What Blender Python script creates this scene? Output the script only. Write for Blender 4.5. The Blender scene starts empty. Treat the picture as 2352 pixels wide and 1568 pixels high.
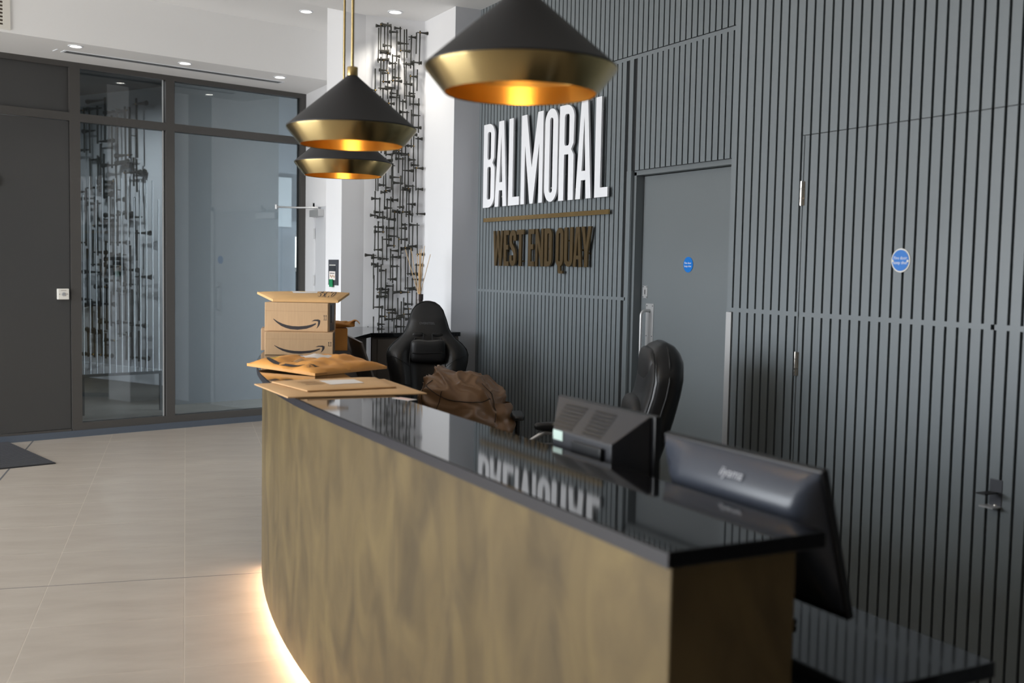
import bpy, bmesh, math, random
from mathutils import Vector, Matrix, noise
random.seed(7)
S = bpy.context.scene
COL = S.collection
R = math.radians
PI = math.pi

# ------------------------------------------------------------------ camera
cam_d = bpy.data.cameras.new('camera')
cam_d.sensor_fit = 'HORIZONTAL'
cam_d.sensor_width = 36.0
cam_d.lens = 36.0 * 2462.127 / 2352.0
cam_d.clip_start = 0.05
cam_d.clip_end = 200
cam = bpy.data.objects.new('camera', cam_d)
COL.objects.link(cam)
S.camera = cam
CAM_H = 1.5
_p, _r, _y = R(3.90212), R(1.11102), R(27.62492)
_fw = Vector((0, math.cos(_p), -math.sin(_p)))
_up = Vector((0, math.sin(_p), math.cos(_p)))
_rt = Vector((1, 0, 0))
_r2 = _rt * math.cos(_r) + _up * math.sin(_r)
_u2 = _up * math.cos(_r) - _rt * math.sin(_r)
_yaw = Matrix.Rotation(-_y, 3, 'Z')
_a, _b, _c = _yaw @ _r2, _yaw @ _u2, -(_yaw @ _fw)
M = Matrix(((_a.x, _b.x, _c.x, 0), (_a.y, _b.y, _c.y, 0), (_a.z, _b.z, _c.z, CAM_H), (0, 0, 0, 1)))
cam.matrix_world = M
cam_d.dof.use_dof = True
cam_d.dof.focus_distance = 6.3
cam_d.dof.aperture_fstop = 2.7

# ------------------------------------------------------------------ view and world
S.view_settings.view_transform = 'Standard'
S.view_settings.look = 'None'
S.view_settings.gamma = 1.0
S.view_settings.exposure = 0.0
S.view_settings.use_curve_mapping = False
W = bpy.data.worlds.new('daylight')
S.world = W
W.use_nodes = True
nt = W.node_tree
nt.nodes.clear()
wo = nt.nodes.new('ShaderNodeOutputWorld')
bg = nt.nodes.new('ShaderNodeBackground')
tc = nt.nodes.new('ShaderNodeTexCoord')
sx = nt.nodes.new('ShaderNodeSeparateXYZ')
rp = nt.nodes.new('ShaderNodeValToRGB')
mp = nt.nodes.new('ShaderNodeMapRange')
nt.links.new(tc.outputs['Generated'], sx.inputs[0])
nt.links.new(sx.outputs['Z'], mp.inputs['Value'])
mp.inputs['From Min'].default_value = -0.25
mp.inputs['From Max'].default_value = 0.9
nt.links.new(mp.outputs[0], rp.inputs[0])
rp.color_ramp.elements[0].position = 0.10
rp.color_ramp.elements[0].color = (0.55, 0.54, 0.52, 1)
rp.color_ramp.elements[1].position = 0.30
rp.color_ramp.elements[1].color = (0.90, 0.95, 1.0, 1)
nt.links.new(rp.outputs[0], bg.inputs['Color'])
bg.inputs['Strength'].default_value = 14.0
nt.links.new(bg.outputs[0], wo.inputs[0])
S.cycles.use_denoising = True
S.cycles.max_bounces = 8
S.cycles.diffuse_bounces = 5
S.cycles.glossy_bounces = 4
S.cycles.transparent_max_bounces = 12
S.cycles.sample_clamp_indirect = 6.0
S.cycles.caustics_reflective = False
S.cycles.caustics_refractive = False


# daylight portals in the facade openings (guides the sky light, adds none)
def portal(loc, sx_, sy_, rot):
    l = bpy.data.lights.new('window_portal', 'AREA')
    l.shape = 'RECTANGLE'
    l.size, l.size_y = sx_, sy_
    l.cycles.is_portal = True
    o = bpy.data.objects.new('window_portal', l)
    o.location = loc
    o.rotation_euler = rot
    COL.objects.link(o)


# ------------------------------------------------------------------ helpers
def lin(c):
    c = c / 255.0
    return c / 12.92 if c <= 0.04045 else ((c + 0.055) / 1.055) ** 2.4


def rgb(r, g, b):
    return (lin(r), lin(g), lin(b), 1.0)


MATS = {}


def mat(name, col, rough=0.5, metal=0.0, emit=0.0, noise_amt=0.0, scale=6.0, stretch=(1, 1, 1), bump=0.0, col2=None, spec=None, coat=0.0, aniso=0.0):
    if name in MATS:
        return MATS[name]
    m = bpy.data.materials.new(name)
    m.use_nodes = True
    t = m.node_tree
    b = t.nodes['Principled BSDF']
    b.inputs['Base Color'].default_value = col
    b.inputs['Roughness'].default_value = rough
    b.inputs['Metallic'].default_value = metal
    if spec is not None:
        b.inputs['Specular IOR Level'].default_value = spec
    if coat:
        b.inputs['Coat Weight'].default_value = coat
    if aniso:
        b.inputs['Anisotropic'].default_value = aniso
    if emit:
        b.inputs['Emission Color'].default_value = col
        b.inputs['Emission Strength'].default_value = emit
    if noise_amt or bump or col2:
        tcn = t.nodes.new('ShaderNodeTexCoord')
        mpn = t.nodes.new('ShaderNodeMapping')
        mpn.inputs['Scale'].default_value = stretch
        nn = t.nodes.new('ShaderNodeTexNoise')
        nn.inputs['Scale'].default_value = scale
        nn.inputs['Detail'].default_value = 6
        nn.inputs['Roughness'].default_value = 0.6
        t.links.new(tcn.outputs['Object'], mpn.inputs[0])
        t.links.new(mpn.outputs[0], nn.inputs['Vector'])
        if noise_amt or col2:
            rr = t.nodes.new('ShaderNodeValToRGB')
            rr.color_ramp.elements[0].position = 0.3
            rr.color_ramp.elements[1].position = 0.7
            if col2:
                rr.color_ramp.elements[0].color = col
                rr.color_ramp.elements[1].color = col2
            else:
                k0, k1 = 1 - noise_amt, 1 + noise_amt
                rr.color_ramp.elements[0].color = (col[0] * k0, col[1] * k0, col[2] * k0, 1)
                rr.color_ramp.elements[1].color = (col[0] * k1, col[1] * k1, col[2] * k1, 1)
            t.links.new(nn.outputs['Fac'], rr.inputs[0])
            t.links.new(rr.outputs[0], b.inputs['Base Color'])
        if bump:
            bp = t.nodes.new('ShaderNodeBump')
            bp.inputs['Strength'].default_value = bump
            bp.inputs['Distance'].default_value = 0.004
            t.links.new(nn.outputs['Fac'], bp.inputs['Height'])
            t.links.new(bp.outputs[0], b.inputs['Normal'])
    MATS[name] = m
    return m


def glass_mat(name, tint, ior=1.5, rough=0.0):
    m = bpy.data.materials.new(name)
    m.use_nodes = True
    t = m.node_tree
    t.nodes.clear()
    o = t.nodes.new('ShaderNodeOutputMaterial')
    mx = t.nodes.new('ShaderNodeMixShader')
    tr = t.nodes.new('ShaderNodeBsdfTransparent')
    tr.inputs[0].default_value = tint
    gl = t.nodes.new('ShaderNodeBsdfGlossy')
    gl.inputs['Roughness'].default_value = rough
    fr = t.nodes.new('ShaderNodeFresnel')
    fr.inputs[0].default_value = ior
    t.links.new(fr.outputs[0], mx.inputs[0])
    t.links.new(tr.outputs[0], mx.inputs[1])
    t.links.new(gl.outputs[0], mx.inputs[2])
    t.links.new(mx.outputs[0], o.inputs[0])
    return m


class MB:
    def __init__(s):
        s.v, s.f = [], []

    def add(s, vs, fs):
        o = len(s.v)
        s.v += [tuple(p) for p in vs]
        s.f += [tuple(i + o for i in f) for f in fs]
        return s

    def box(s, x0, y0, z0, x1, y1, z1):
        vs = [(x0, y0, z0), (x1, y0, z0), (x1, y1, z0), (x0, y1, z0), (x0, y0, z1), (x1, y0, z1), (x1, y1, z1), (x0, y1, z1)]
        return s.add(vs, [(0, 3, 2, 1), (4, 5, 6, 7), (0, 1, 5, 4), (1, 2, 6, 5), (2, 3, 7, 6), (3, 0, 4, 7)])

    def cbox(s, c, d):
        return s.box(c[0] - d[0] / 2, c[1] - d[1] / 2, c[2] - d[2] / 2, c[0] + d[0] / 2, c[1] + d[1] / 2, c[2] + d[2] / 2)

    def prism(s, poly, z0, z1):
        n = len(poly)
        vs = [(p[0], p[1], z0) for p in poly] + [(p[0], p[1], z1) for p in poly]
        fs = [tuple(range(n - 1, -1, -1)), tuple(range(n, 2 * n))]
        fs += [(i, (i + 1) % n, n + (i + 1) % n, n + i) for i in range(n)]
        return s.add(vs, fs)

    def prism_axis(s, poly, a0, a1, axis):
        # polygon in the two other axes (x,z) for axis y, (y,z) for axis x
        n = len(poly)
        if axis == 'y':
            vs = [(p[0], a0, p[1]) for p in poly] + [(p[0], a1, p[1]) for p in poly]
        else:
            vs = [(a0, p[0], p[1]) for p in poly] + [(a1, p[0], p[1]) for p in poly]
        fs = [tuple(range(n - 1, -1, -1)), tuple(range(n, 2 * n))]
        fs += [(i, (i + 1) % n, n + (i + 1) % n, n + i) for i in range(n)]
        return s.add(vs, fs)

    def lathe(s, prof, n=32, cap=False, c=(0, 0, 0)):
        vs, fs = [], []
        for r, z in prof:
            for i in range(n):
                a = 2 * PI * i / n
                vs.append((c[0] + r * math.cos(a), c[1] + r * math.sin(a), c[2] + z))
        for j in range(len(prof) - 1):
            for i in range(n):
                k = (i + 1) % n
                fs.append((j * n + i, j * n + k, (j + 1) * n + k, (j + 1) * n + i))
        if cap:
            fs.append(tuple(range(n - 1, -1, -1)))
            fs.append(tuple(range((len(prof) - 1) * n, len(prof) * n)))
        return s.add(vs, fs)

    def cyl(s, p0, p1, r0, r1=None, n=12):
        r1 = r0 if r1 is None else r1
        p0, p1 = Vector(p0), Vector(p1)
        d = (p1 - p0).normalized()
        a = d.orthogonal().normalized()
        b = d.cross(a)
        vs = []
        for p, r in ((p0, r0), (p1, r1)):
            for i in range(n):
                t = 2 * PI * i / n
                vs.append(p + a * r * math.cos(t) + b * r * math.sin(t))
        fs = [(i, (i + 1) % n, n + (i + 1) % n, n + i) for i in range(n)]
        fs += [tuple(range(n - 1, -1, -1)), tuple(range(n, 2 * n))]
        return s.add(vs, fs)

    def tube(s, pts, r, n=8, closed=False):
        pts = [Vector(p) for p in pts]
        m = len(pts)
        vs, fs = [], []
        prev = None
        for i in range(m):
            if closed:
                d = pts[(i + 1) % m] - pts[i - 1]
            else:
                d = pts[min(i + 1, m - 1)] - pts[max(i - 1, 0)]
            d = d.normalized() if d.length > 1e-9 else Vector((0, 0, 1))
            a = d.orthogonal().normalized() if prev is None else (prev - d * prev.dot(d)).normalized()
            prev = a
            b = d.cross(a)
            rr = r[i] if isinstance(r, (list, tuple)) else r
            for k in range(n):
                t = 2 * PI * k / n
                vs.append(pts[i] + a * rr * math.cos(t) + b * rr * math.sin(t))
        for i in range(m if closed else m - 1):
            j = (i + 1) % m
            for k in range(n):
                l = (k + 1) % n
                fs.append((i * n + k, i * n + l, j * n + l, j * n + k))
        if not closed:
            fs.append(tuple(range(n - 1, -1, -1)))
            fs.append(tuple(range((m - 1) * n, m * n)))
        return s.add(vs, fs)

    def grid(s, fn, nu, nv, close_u=False):
        vs = [fn(i / (nu if close_u else nu - 1), j / (nv - 1)) for j in range(nv) for i in range(nu)]
        fs = []
        for j in range(nv - 1):
            for i in range(nu if close_u else nu - 1):
                k = (i + 1) % nu
                fs.append((j * nu + i, j * nu + k, (j + 1) * nu + k, (j + 1) * nu + i))
        return s.add(vs, fs)

    def mesh(s, name):
        me = bpy.data.meshes.new(name)
        me.from_pydata(s.v, [], s.f)
        me.update()
        return me

    def build(s, name, m, parent=None, smooth=False, bevel=0, seg=2, subsurf=0, auto=None):
        me = s.mesh(name)
        bm = bmesh.new()
        bm.from_mesh(me)
        bmesh.ops.recalc_face_normals(bm, faces=bm.faces)
        bm.to_mesh(me)
        bm.free()
        me.materials.append(m)
        if smooth:
            for p in me.polygons:
                p.use_smooth = True
            if auto:
                ca = math.cos(R(auto))
                bm = bmesh.new()
                bm.from_mesh(me)
                for e in bm.edges:
                    if len(e.link_faces) == 2 and e.link_faces[0].normal.dot(e.link_faces[1].normal) < ca:
                        e.smooth = False
                bm.to_mesh(me)
                bm.free()
        o = bpy.data.objects.new(name, me)
        COL.objects.link(o)
        if parent:
            o.parent = parent
        if bevel:
            md = o.modifiers.new('bevel', 'BEVEL')
            md.width = bevel
            md.segments = seg
            md.limit_method = 'ANGLE'
            md.angle_limit = R(35)
        if subsurf:
            md = o.modifiers.new('sub', 'SUBSURF')
            md.levels = subsurf
            md.render_levels = subsurf
        return o


def tag(o, label=None, cat=None, group=None, kind=None):
    if label:
        o['label'] = label
    if cat:
        o['category'] = cat
    if group:
        o['group'] = group
    if kind:
        o['kind'] = kind
    return o


def empty(name, loc=(0, 0, 0), rz=0.0):
    o = bpy.data.objects.new(name, None)
    o.empty_display_size = 0.05
    o.location = loc
    o.rotation_euler = (0, 0, rz)
    COL.objects.link(o)
    return o


def struct(o, label=None):
    o['kind'] = 'structure'
    if label:
        o['label'] = label
    return o


def inst(me, name, parent, loc=(0, 0, 0), rot=(0, 0, 0), scale=(1, 1, 1)):
    o = bpy.data.objects.new(name, me)
    COL.objects.link(o)
    o.parent = parent
    o.location = loc
    o.rotation_euler = rot
    o.scale = scale
    return o


def curve_mesh(name, splines, depth):
    """flat outlines (holes allowed) -> extruded mesh in xy, thickness along z"""
    cu = bpy.data.curves.new(name, 'CURVE')
    cu.dimensions = '2D'
    cu.fill_mode = 'BOTH'
    cu.extrude = depth / 2
    for sp in splines:
        s_ = cu.splines.new('POLY')
        s_.points.add(len(sp) - 1)
        for i, p in enumerate(sp):
            s_.points[i].co = (p[0], p[1], 0, 1)
        s_.use_cyclic_u = True
    o = bpy.data.objects.new(name, cu)
    COL.objects.link(o)
    dg = bpy.context.evaluated_depsgraph_get()
    me = bpy.data.meshes.new_from_object(o.evaluated_get(dg))
    bpy.data.objects.remove(o)
    bpy.data.curves.remove(cu)
    me.name = name
    return me


def text_mesh(name, body, size, depth, align='CENTER'):
    cu = bpy.data.curves.new(name, 'FONT')
    cu.body = body
    cu.size = size
    cu.extrude = depth / 2
    cu.align_x = align
    cu.align_y = 'CENTER'
    cu.resolution_u = 3
    o = bpy.data.objects.new(name, cu)
    COL.objects.link(o)
    dg = bpy.context.evaluated_depsgraph_get()
    me = bpy.data.meshes.new_from_object(o.evaluated_get(dg))
    bpy.data.objects.remove(o)
    bpy.data.curves.remove(cu)
    me.name = name
    return me


def place_mesh(me, name, m, parent, mtx):
    me.materials.clear()
    me.materials.append(m)
    o = bpy.data.objects.new(name, me)
    COL.objects.link(o)
    if parent:
        o.parent = parent
    o.matrix_local = mtx
    return o


def frame(origin, xdir, ydir):
    x, y = Vector(xdir).normalized(), Vector(ydir).normalized()
    z = x.cross(y)
    o = Vector(origin)
    return Matrix(((x.x, y.x, z.x, o.x), (x.y, y.y, z.y, o.y), (x.z, y.z, z.z, o.z), (0, 0, 0, 1)))


# ------------------------------------------------------------------ materials
M_white = mat('white_paint', rgb(228, 229, 232), 0.6, noise_amt=0.01, scale=3)
M_ceil = mat('ceiling_paint', rgb(240, 240, 240), 0.7)
M_greywall = mat('light_grey_paint', rgb(198, 200, 206), 0.6)
M_slat = mat('slat_grey_paint', rgb(114, 121, 125), 0.42, noise_amt=0.03, scale=2)
M_groove = mat('groove_backing', rgb(34, 36, 38), 0.8)
M_doorgrey = mat('door_grey_paint', rgb(112, 118, 121), 0.38, noise_amt=0.02, scale=1.5)
M_frame = mat('dark_window_frame', rgb(70, 68, 66), 0.4)
M_darkdoor = mat('dark_door_laminate', rgb(62, 62, 62), 0.4)
M_black = mat('black_satin', rgb(26, 26, 27), 0.45)
M_jet = mat('jet_black', rgb(10, 10, 11), 0.5)
M_steel = mat('brushed_steel', rgb(196, 197, 198), 0.38, 0.55)
M_chrome = mat('chrome', rgb(225, 222, 215), 0.12, 1.0)
M_plastic_w = mat('white_plastic', rgb(225, 222, 214), 0.4)
M_tile = mat('porcelain_tile', rgb(176, 167, 156), 0.38, col2=rgb(160, 150, 139), scale=2.2, stretch=(1, 3, 1), bump=0.02)
M_grout = mat('pale_grout', rgb(208, 200, 188), 0.9)
M_joint = mat('dark_movement_joint', rgb(92, 92, 94), 0.8)
M_floorplain = mat('plain_floor_tile', rgb(168, 158, 147), 0.4, noise_amt=0.06, scale=1.5)
M_thresh = mat('blue_grey_threshold', rgb(78, 86, 97), 0.5)
M_gold_in = mat('gold_lamp_lining', rgb(226, 182, 96), 0.3, 1.0)
M_shade = mat('matt_black_shade', rgb(36, 36, 38), 0.55)
M_brass = None
M_brassrod = mat('satin_brass', rgb(190, 165, 112), 0.3, 1.0)
M_bronze_letter = mat('bronze_letter', rgb(112, 94, 66), 0.4, 0.75, noise_amt=0.08, scale=9, stretch=(1, 1, 0.3))
M_bronzebar = mat('bronze_bar', rgb(188, 158, 108), 0.3, 0.9, noise_amt=0.12, scale=4, stretch=(1, 2, 0.2))
M_letter = mat('white_letter', rgb(238, 240, 245), 0.45)
M_granite = mat('black_granite', rgb(20, 20, 22), 0.05, spec=0.6)
M_counteredge = mat('dark_counter_edge', rgb(46, 46, 52), 0.3)
M_worktop = mat('dark_worktop', rgb(20, 20, 21), 0.07, spec=0.3)
M_innerpanel = mat('dark_laminate_panel', rgb(104, 96, 90), 0.5)
M_leather = mat('black_leather', rgb(27, 27, 28), 0.36, bump=0.15, scale=60)
M_leather2 = mat('soft_black_leather', rgb(20, 20, 21), 0.5, bump=0.1, scale=60)
M_pipe = mat('black_piping', rgb(10, 10, 11), 0.55)
M_card = mat('corrugated_card', rgb(196, 163, 126), 0.8, noise_amt=0.05, scale=8, stretch=(14, 14, 1))
M_card2 = mat('plain_card', rgb(188, 160, 130), 0.8, noise_amt=0.04, scale=8)
M_kraft = mat('kraft_paper', rgb(214, 172, 118), 0.7, noise_amt=0.06, scale=9)
M_kraft2 = mat('tan_envelope', rgb(205, 165, 118), 0.7, noise_amt=0.05, scale=9)
M_orange = mat('orange_kraft', rgb(214, 150, 74), 0.6, noise_amt=0.08, scale=9)
M_paper = mat('white_label_paper', rgb(232, 226, 222), 0.7)
M_yellow = mat('yellow_sticker', rgb(236, 196, 60), 0.6)
M_ink = mat('black_ink', rgb(46, 42, 44), 0.7)
M_tape = mat('dark_parcel_tape', rgb(70, 72, 76), 0.35)
M_jacket = mat('brown_nylon', rgb(122, 92, 66), 0.36, noise_amt=0.05, scale=7, bump=0.1)
M_seam = mat('dark_brown_seam', rgb(56, 40, 28), 0.6)
M_blue = mat('blue_sign', rgb(0, 112, 200), 0.4)
M_signwhite = mat('sign_white', rgb(240, 244, 250), 0.5)
M_green = mat('green_tag', rgb(20, 130, 80), 0.4)
M_plate = mat('dark_plate', rgb(66, 68, 74), 0.4)
M_reed = mat('reed', rgb(216, 182, 134), 0.7)
M_bottle = mat('brown_glass_bottle', rgb(70, 62, 60), 0.2)
M_iron = mat('forged_iron', rgb(58, 58, 54), 0.45, 0.5, noise_amt=0.1, scale=20)
M_golddot = mat('gilded_joint', rgb(200, 160, 80), 0.35, 1.0)
M_mon = mat('monitor_back', rgb(62, 67, 78), 0.34)
M_till = mat('till_housing', rgb(56, 57, 62), 0.4)
M_mon_dark = mat('monitor_dark', rgb(30, 31, 34), 0.35)
M_mat = mat('black_entrance_mat', rgb(30, 30, 32), 0.9)
M_lampglow = mat('downlight_lens', (1, 0.95, 0.86, 1), 0.5, emit=14)
M_bulb = mat('warm_bulb', (1, 0.82, 0.52, 1), 0.5, emit=22)
M_led = mat('warm_led', (1, 0.66, 0.40, 1), 0.5, emit=52)
M_tubeglow = mat('tube_light_glow', (1, 0.97, 0.9, 1), 0.5, emit=3)
M_glass = glass_mat('window_glass', (0.70, 0.74, 0.75, 1), 1.62)
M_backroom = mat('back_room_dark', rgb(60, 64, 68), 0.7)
M_backwhite = mat('back_room_white', rgb(205, 208, 212), 0.7)
M_carpaint = mat('dark_green_car', rgb(70, 84, 76), 0.25)


def bronze_panel_mat():
    m = bpy.data.materials.new('patinated_bronze')
    m.use_nodes = True
    t = m.node_tree
    b = t.nodes['Principled BSDF']
    b.inputs['Metallic'].default_value = 0.45
    b.inputs['Roughness'].default_value = 0.42
    tcn = t.nodes.new('ShaderNodeTexCoord')
    mpn = t.nodes.new('ShaderNodeMapping')
    mpn.inputs['Scale'].default_value = (1.5, 1.5, 0.8)
    t.links.new(tcn.outputs['Object'], mpn.inputs[0])
    n1 = t.nodes.new('ShaderNodeTexNoise')
    n1.inputs['Scale'].default_value = 3.4
    n1.inputs['Detail'].default_value = 8
    n1.inputs['Distortion'].default_value = 1.1
    t.links.new(mpn.outputs[0], n1.inputs['Vector'])
    r = t.nodes.new('ShaderNodeValToRGB')
    e = r.color_ramp.elements
    e[0].position = 0.30
    e[0].color = rgb(88, 75, 52)
    e[1].position = 0.72
    e[1].color = rgb(124, 107, 71)
    k = e.new(0.5)
    k.color = rgb(109, 93, 63)
    t.links.new(n1.outputs['Fac'], r.inputs[0])
    t.links.new(r.outputs[0], b.inputs['Base Color'])
    n2 = t.nodes.new('ShaderNodeTexNoise')
    n2.inputs['Scale'].default_value = 5
    n2.inputs['Detail'].default_value = 4
    t.links.new(mpn.outputs[0], n2.inputs['Vector'])
    mr = t.nodes.new('ShaderNodeMapRange')
    mr.inputs['To Min'].default_value = 0.34
    mr.inputs['To Max'].default_value = 0.55
    t.links.new(n2.outputs['Fac'], mr.inputs['Value'])
    t.links.new(mr.outputs[0], b.inputs['Roughness'])
    return m


M_bronze = bronze_panel_mat()


def spun_metal(name, col, rough, an):
    """metal brushed around the lamp axis"""
    m = bpy.data.materials.new(name)
    m.use_nodes = True
    t = m.node_tree
    b = t.nodes['Principled BSDF']
    b.inputs['Base Color'].default_value = col
    b.inputs['Metallic'].default_value = 1.0
    b.inputs['Roughness'].default_value = rough
    b.inputs['Anisotropic'].default_value = an
    b.inputs['Anisotropic Rotation'].default_value = 0.25
    tn = t.nodes.new('ShaderNodeTangent')
    tn.direction_type = 'RADIAL'
    tn.axis = 'Z'
    t.links.new(tn.outputs[0], b.inputs['Tangent'])
    return m


M_brass = spun_metal('brushed_brass', rgb(206, 184, 132), 0.27, 0.95)
M_gold_in = spun_metal('gold_lamp_lining', rgb(218, 180, 108), 0.29, 0.93)

# ------------------------------------------------------------------ frame of the glazed wall (skewed against the slat walls)
GD = Vector((0.97176, 0.23596, 0))      # along the glass, to the right
GN = Vector((-0.23596, 0.97176, 0))     # into the room behind
G0 = Vector((0.965, 9.749, 0))


def gp(u, d=0.0, z=0.0):
    p = G0 + GD * u + GN * d
    return Vector((p.x, p.y, z))


def gbox(mb, u0, u1, d0, d1, z0, z1):
    vs = [gp(u0, d0, z0), gp(u1, d0, z0), gp(u1, d1, z0), gp(u0, d1, z0), gp(u0, d0, z1), gp(u1, d0, z1), gp(u1, d1, z1), gp(u0, d1, z1)]
    return mb.add(vs, [(0, 3, 2, 1), (4, 5, 6, 7), (0, 1, 5, 4), (1, 2, 6, 5), (2, 3, 7, 6), (3, 0, 4, 7)])


def line_y(x, x0, y0):
    return y0 + (x - x0) * 0.2428


# ================================================================== STRUCTURE
XL = -4.2       # facade side
YB = -3.2       # wall behind the viewer
XS = 3.45       # face of the sign wall
XR = 3.06       # face of the nearer slat wall
Z_MAIN, Z_MID, Z_SOF = 3.374, 3.555, 3.137

# ---- floor
floor = struct(MB().prism([(XL - 0.3, YB - 0.2), (8, YB - 0.2), (8, 19), (XL - 0.3, 19)], -0.12, -0.0006).build('floor', M_grout))
TA = R(10.67)   # tile grid turned against the walls
tu = Vector((math.cos(TA), -math.sin(TA), 0))
tv = Vector((math.sin(TA), math.cos(TA), 0))
PU, PV = 0.6015, 0.5945
tile_me = MB().box(-PU / 2 + 0.0016, -PV / 2 + 0.0016, -0.0025, PU / 2 - 0.0016, PV / 2 - 0.0016, 0).mesh('tile')
tile_me.materials.append(M_tile)
tiles_rest = MB()
for i in range(-8, 8):
    for j in range(-15, 12):
        uc, vc = -0.008 + PU * (i + 0.5), 5.25 + PV * (j + 0.5)
        c = tu * uc + tv * vc
        if c.x < XL - 0.2 or c.x > 4.2 or c.y < YB or (c - G0).dot(GN) > 0.34:
            continue
        if -4 <= i <= 3 and vc > 2.2:
            inst(tile_me, 'tile', floor, (c.x, c.y, 0), (0, 0, -TA))
        else:
            h0, h1 = PU / 2 - 0.0016, PV / 2 - 0.0016
            q = [c + tu * a + tv * b for a, b in ((-h0, -h1), (h0, -h1), (h0, h1), (-h0, h1))]
            tiles_rest.add([(p.x, p.y, -0.0025) for p in q] + [(p.x, p.y, 0) for p in q],
                           [(4, 5, 6, 7), (0, 1, 5, 4), (1, 2, 6, 5), (2, 3, 7, 6), (3, 0, 4, 7)])
tag(tiles_rest.build('tile_field', M_tile, floor), kind='stuff')
j1 = MB()
for (u0, v0, u1, v1) in ((-4.2, 5.25, 3.2, 5.25), (-1.2115, 5.25, -1.2115, 9.7)):
    p, q = tu * u0 + tv * v0, tu * u1 + tv * v1
    d = (q - p).normalized()
    n_ = Vector((-d.y, d.x, 0)) * (0.0022 if v0 == v1 else 0.006)
    jb = MB()
    jb.add([(p - n_).to_tuple()[:2] + (-0.005,), (p + n_).to_tuple()[:2] + (-0.005,), (q + n_).to_tuple()[:2] + (-0.005,), (q - n_).to_tuple()[:2] + (-0.005,),
            (p - n_).to_tuple()[:2] + (0.0006,), (p + n_).to_tuple()[:2] + (0.0006,), (q + n_).to_tuple()[:2] + (0.0006,), (q - n_).to_tuple()[:2] + (0.0006,)],
           [(0, 3, 2, 1), (4, 5, 6, 7), (0, 1, 5, 4), (1, 2, 6, 5), (2, 3, 7, 6), (3, 0, 4, 7)])
    jb.build('movement_joint', M_joint, floor)
struct(MB().prism([gp(-6, 0.02)[:2], gp(7, 0.02)[:2], gp(7, 9)[:2], gp(-6, 9)[:2]], -0.012, -0.0002).build('floor_back_room', mat('back_room_carpet', rgb(84, 82, 78), 0.9, noise_amt=0.15, scale=5)))

# ---- ceilings: lower one over the desk, a raised coffer, the bulkhead and the soffit before the glass
e0 = line_y(XL, 2.597, 7.757)
ceil = struct(MB().prism([(XL, YB), (4.0, YB), (4.0, 7.9), (2.75, 7.9), (2.597, 7.757), (XL, e0)], Z_MAIN, Z_MAIN + 0.25).build('ceiling', M_ceil))
b0, b1 = line_y(XL, 0.411, 8.738), line_y(3.2, 0.411, 8.738)
struct(MB().prism([(XL, e0 - 0.05), (2.7, line_y(2.7, 2.597, 7.757) - 0.05), (3.2, 7.8), (3.2, b1 + 0.3), (XL, b0 + 0.3)], Z_MID, Z_MID + 0.1).build('ceiling_coffer', M_ceil))
bulk = MB()
P = [(XL, b0), (3.2, b1), (3.2, b1 + 1.1), (XL, b0 + 1.1)]
struct(bulk.prism(P, Z_SOF, Z_MID + 0.12).build('ceiling_bulkhead', M_ceil), 'dropped white bulkhead before the glazed wall')

# ---- glazed wall
win = struct(empty('window_1', G0), None)
win['label'] = 'dark framed full height glazed screen with transom rails'


def gpart(name, m, u0, u1, d0, d1, z0, z1, parent=win, bevel=0):
    mb = MB()
    gbox(mb, u0, u1, d0, d1, z0, z1)
    mb.v = [tuple(Vector(p) - G0) for p in mb.v]
    return mb.build(name, m, parent, bevel=bevel)


UA, UB, UC, UD, UE = -0.085, 0.0, 0.745, 0.822, 2.15
ZB, ZT0, ZT1 = 0.118, 2.652, 2.72
gpart('mullion', M_frame, UA, UB, -0.03, 0.05, 0.055, Z_SOF)
gpart('mullion', M_frame, UC, UD, -0.03, 0.05, 0.055, Z_SOF)
gpart('mullion', M_frame, UE - 0.055, UE, -0.03, 0.05, 0.055, Z_SOF)
for u0, u1 in ((UB, UC), (UD, UE - 0.055)):
    gpart('bottom_rail', M_frame, u0, u1, -0.03, 0.05, 0.055, ZB)
    gpart('transom', M_frame, u0, u1, -0.03, 0.05, ZT0, ZT1)
    gpart('top_rail', M_frame, u0, u1, -0.03, 0.05, Z_SOF - 0.045, Z_SOF)
    gpart('pane', M_glass, u0, u1, 0.006, 0.016, ZB, ZT0)
    gpart('pane', M_glass, u0, u1, 0.006, 0.016, ZT1, Z_SOF - 0.045)
gpart('edge_strip', M_steel, UC - 0.022, UC - 0.012, -0.004, 0.006, ZB, ZT0)
gpart('edge_strip', M_steel, UC - 0.022, UC - 0.012, -0.004, 0.006, ZT1, Z_SOF - 0.045)
thr = MB()
gbox(thr, -5.6, UE, -0.045, 0.05, 0.0, 0.055)
struct(thr.build('trim_1', M_thresh), 'blue grey threshold strip under the glazed screen')

# dark solid door with overpanel at the left end of the screen
door1 = struct(empty('door_1', G0), 'charcoal flush door with panel above')
gpart('leaf', M_darkdoor, -1.14, UA - 0.006, -0.018, 0.03, 0.076, ZT0 - 0.005, door1)
gpart('transom', M_frame, -1.14, UA, -0.03, 0.05, ZT0 + 0.002, ZT1, door1)
gpart('overpanel', M_darkdoor, -1.14, UA, 0.0, 0.03, ZT1, Z_SOF - 0.045, door1)
gpart('head', M_frame, -1.14, UA, -0.03, 0.05, Z_SOF - 0.045, Z_SOF, door1)
gpart('bottom_rail', M_frame, -1.14, UA - 0.006, -0.03, 0.05, 0.055, 0.072, door1)
gpart('mullion', M_frame, -1.22, -1.14, -0.03, 0.05, 0.055, Z_SOF, door1)
w_l = MB()
gbox(w_l, -5.6, -1.22, -0.02, 0.06, 0.055, Z_SOF)
struct(w_l.build('wall_glazed_end', M_darkdoor))

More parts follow.
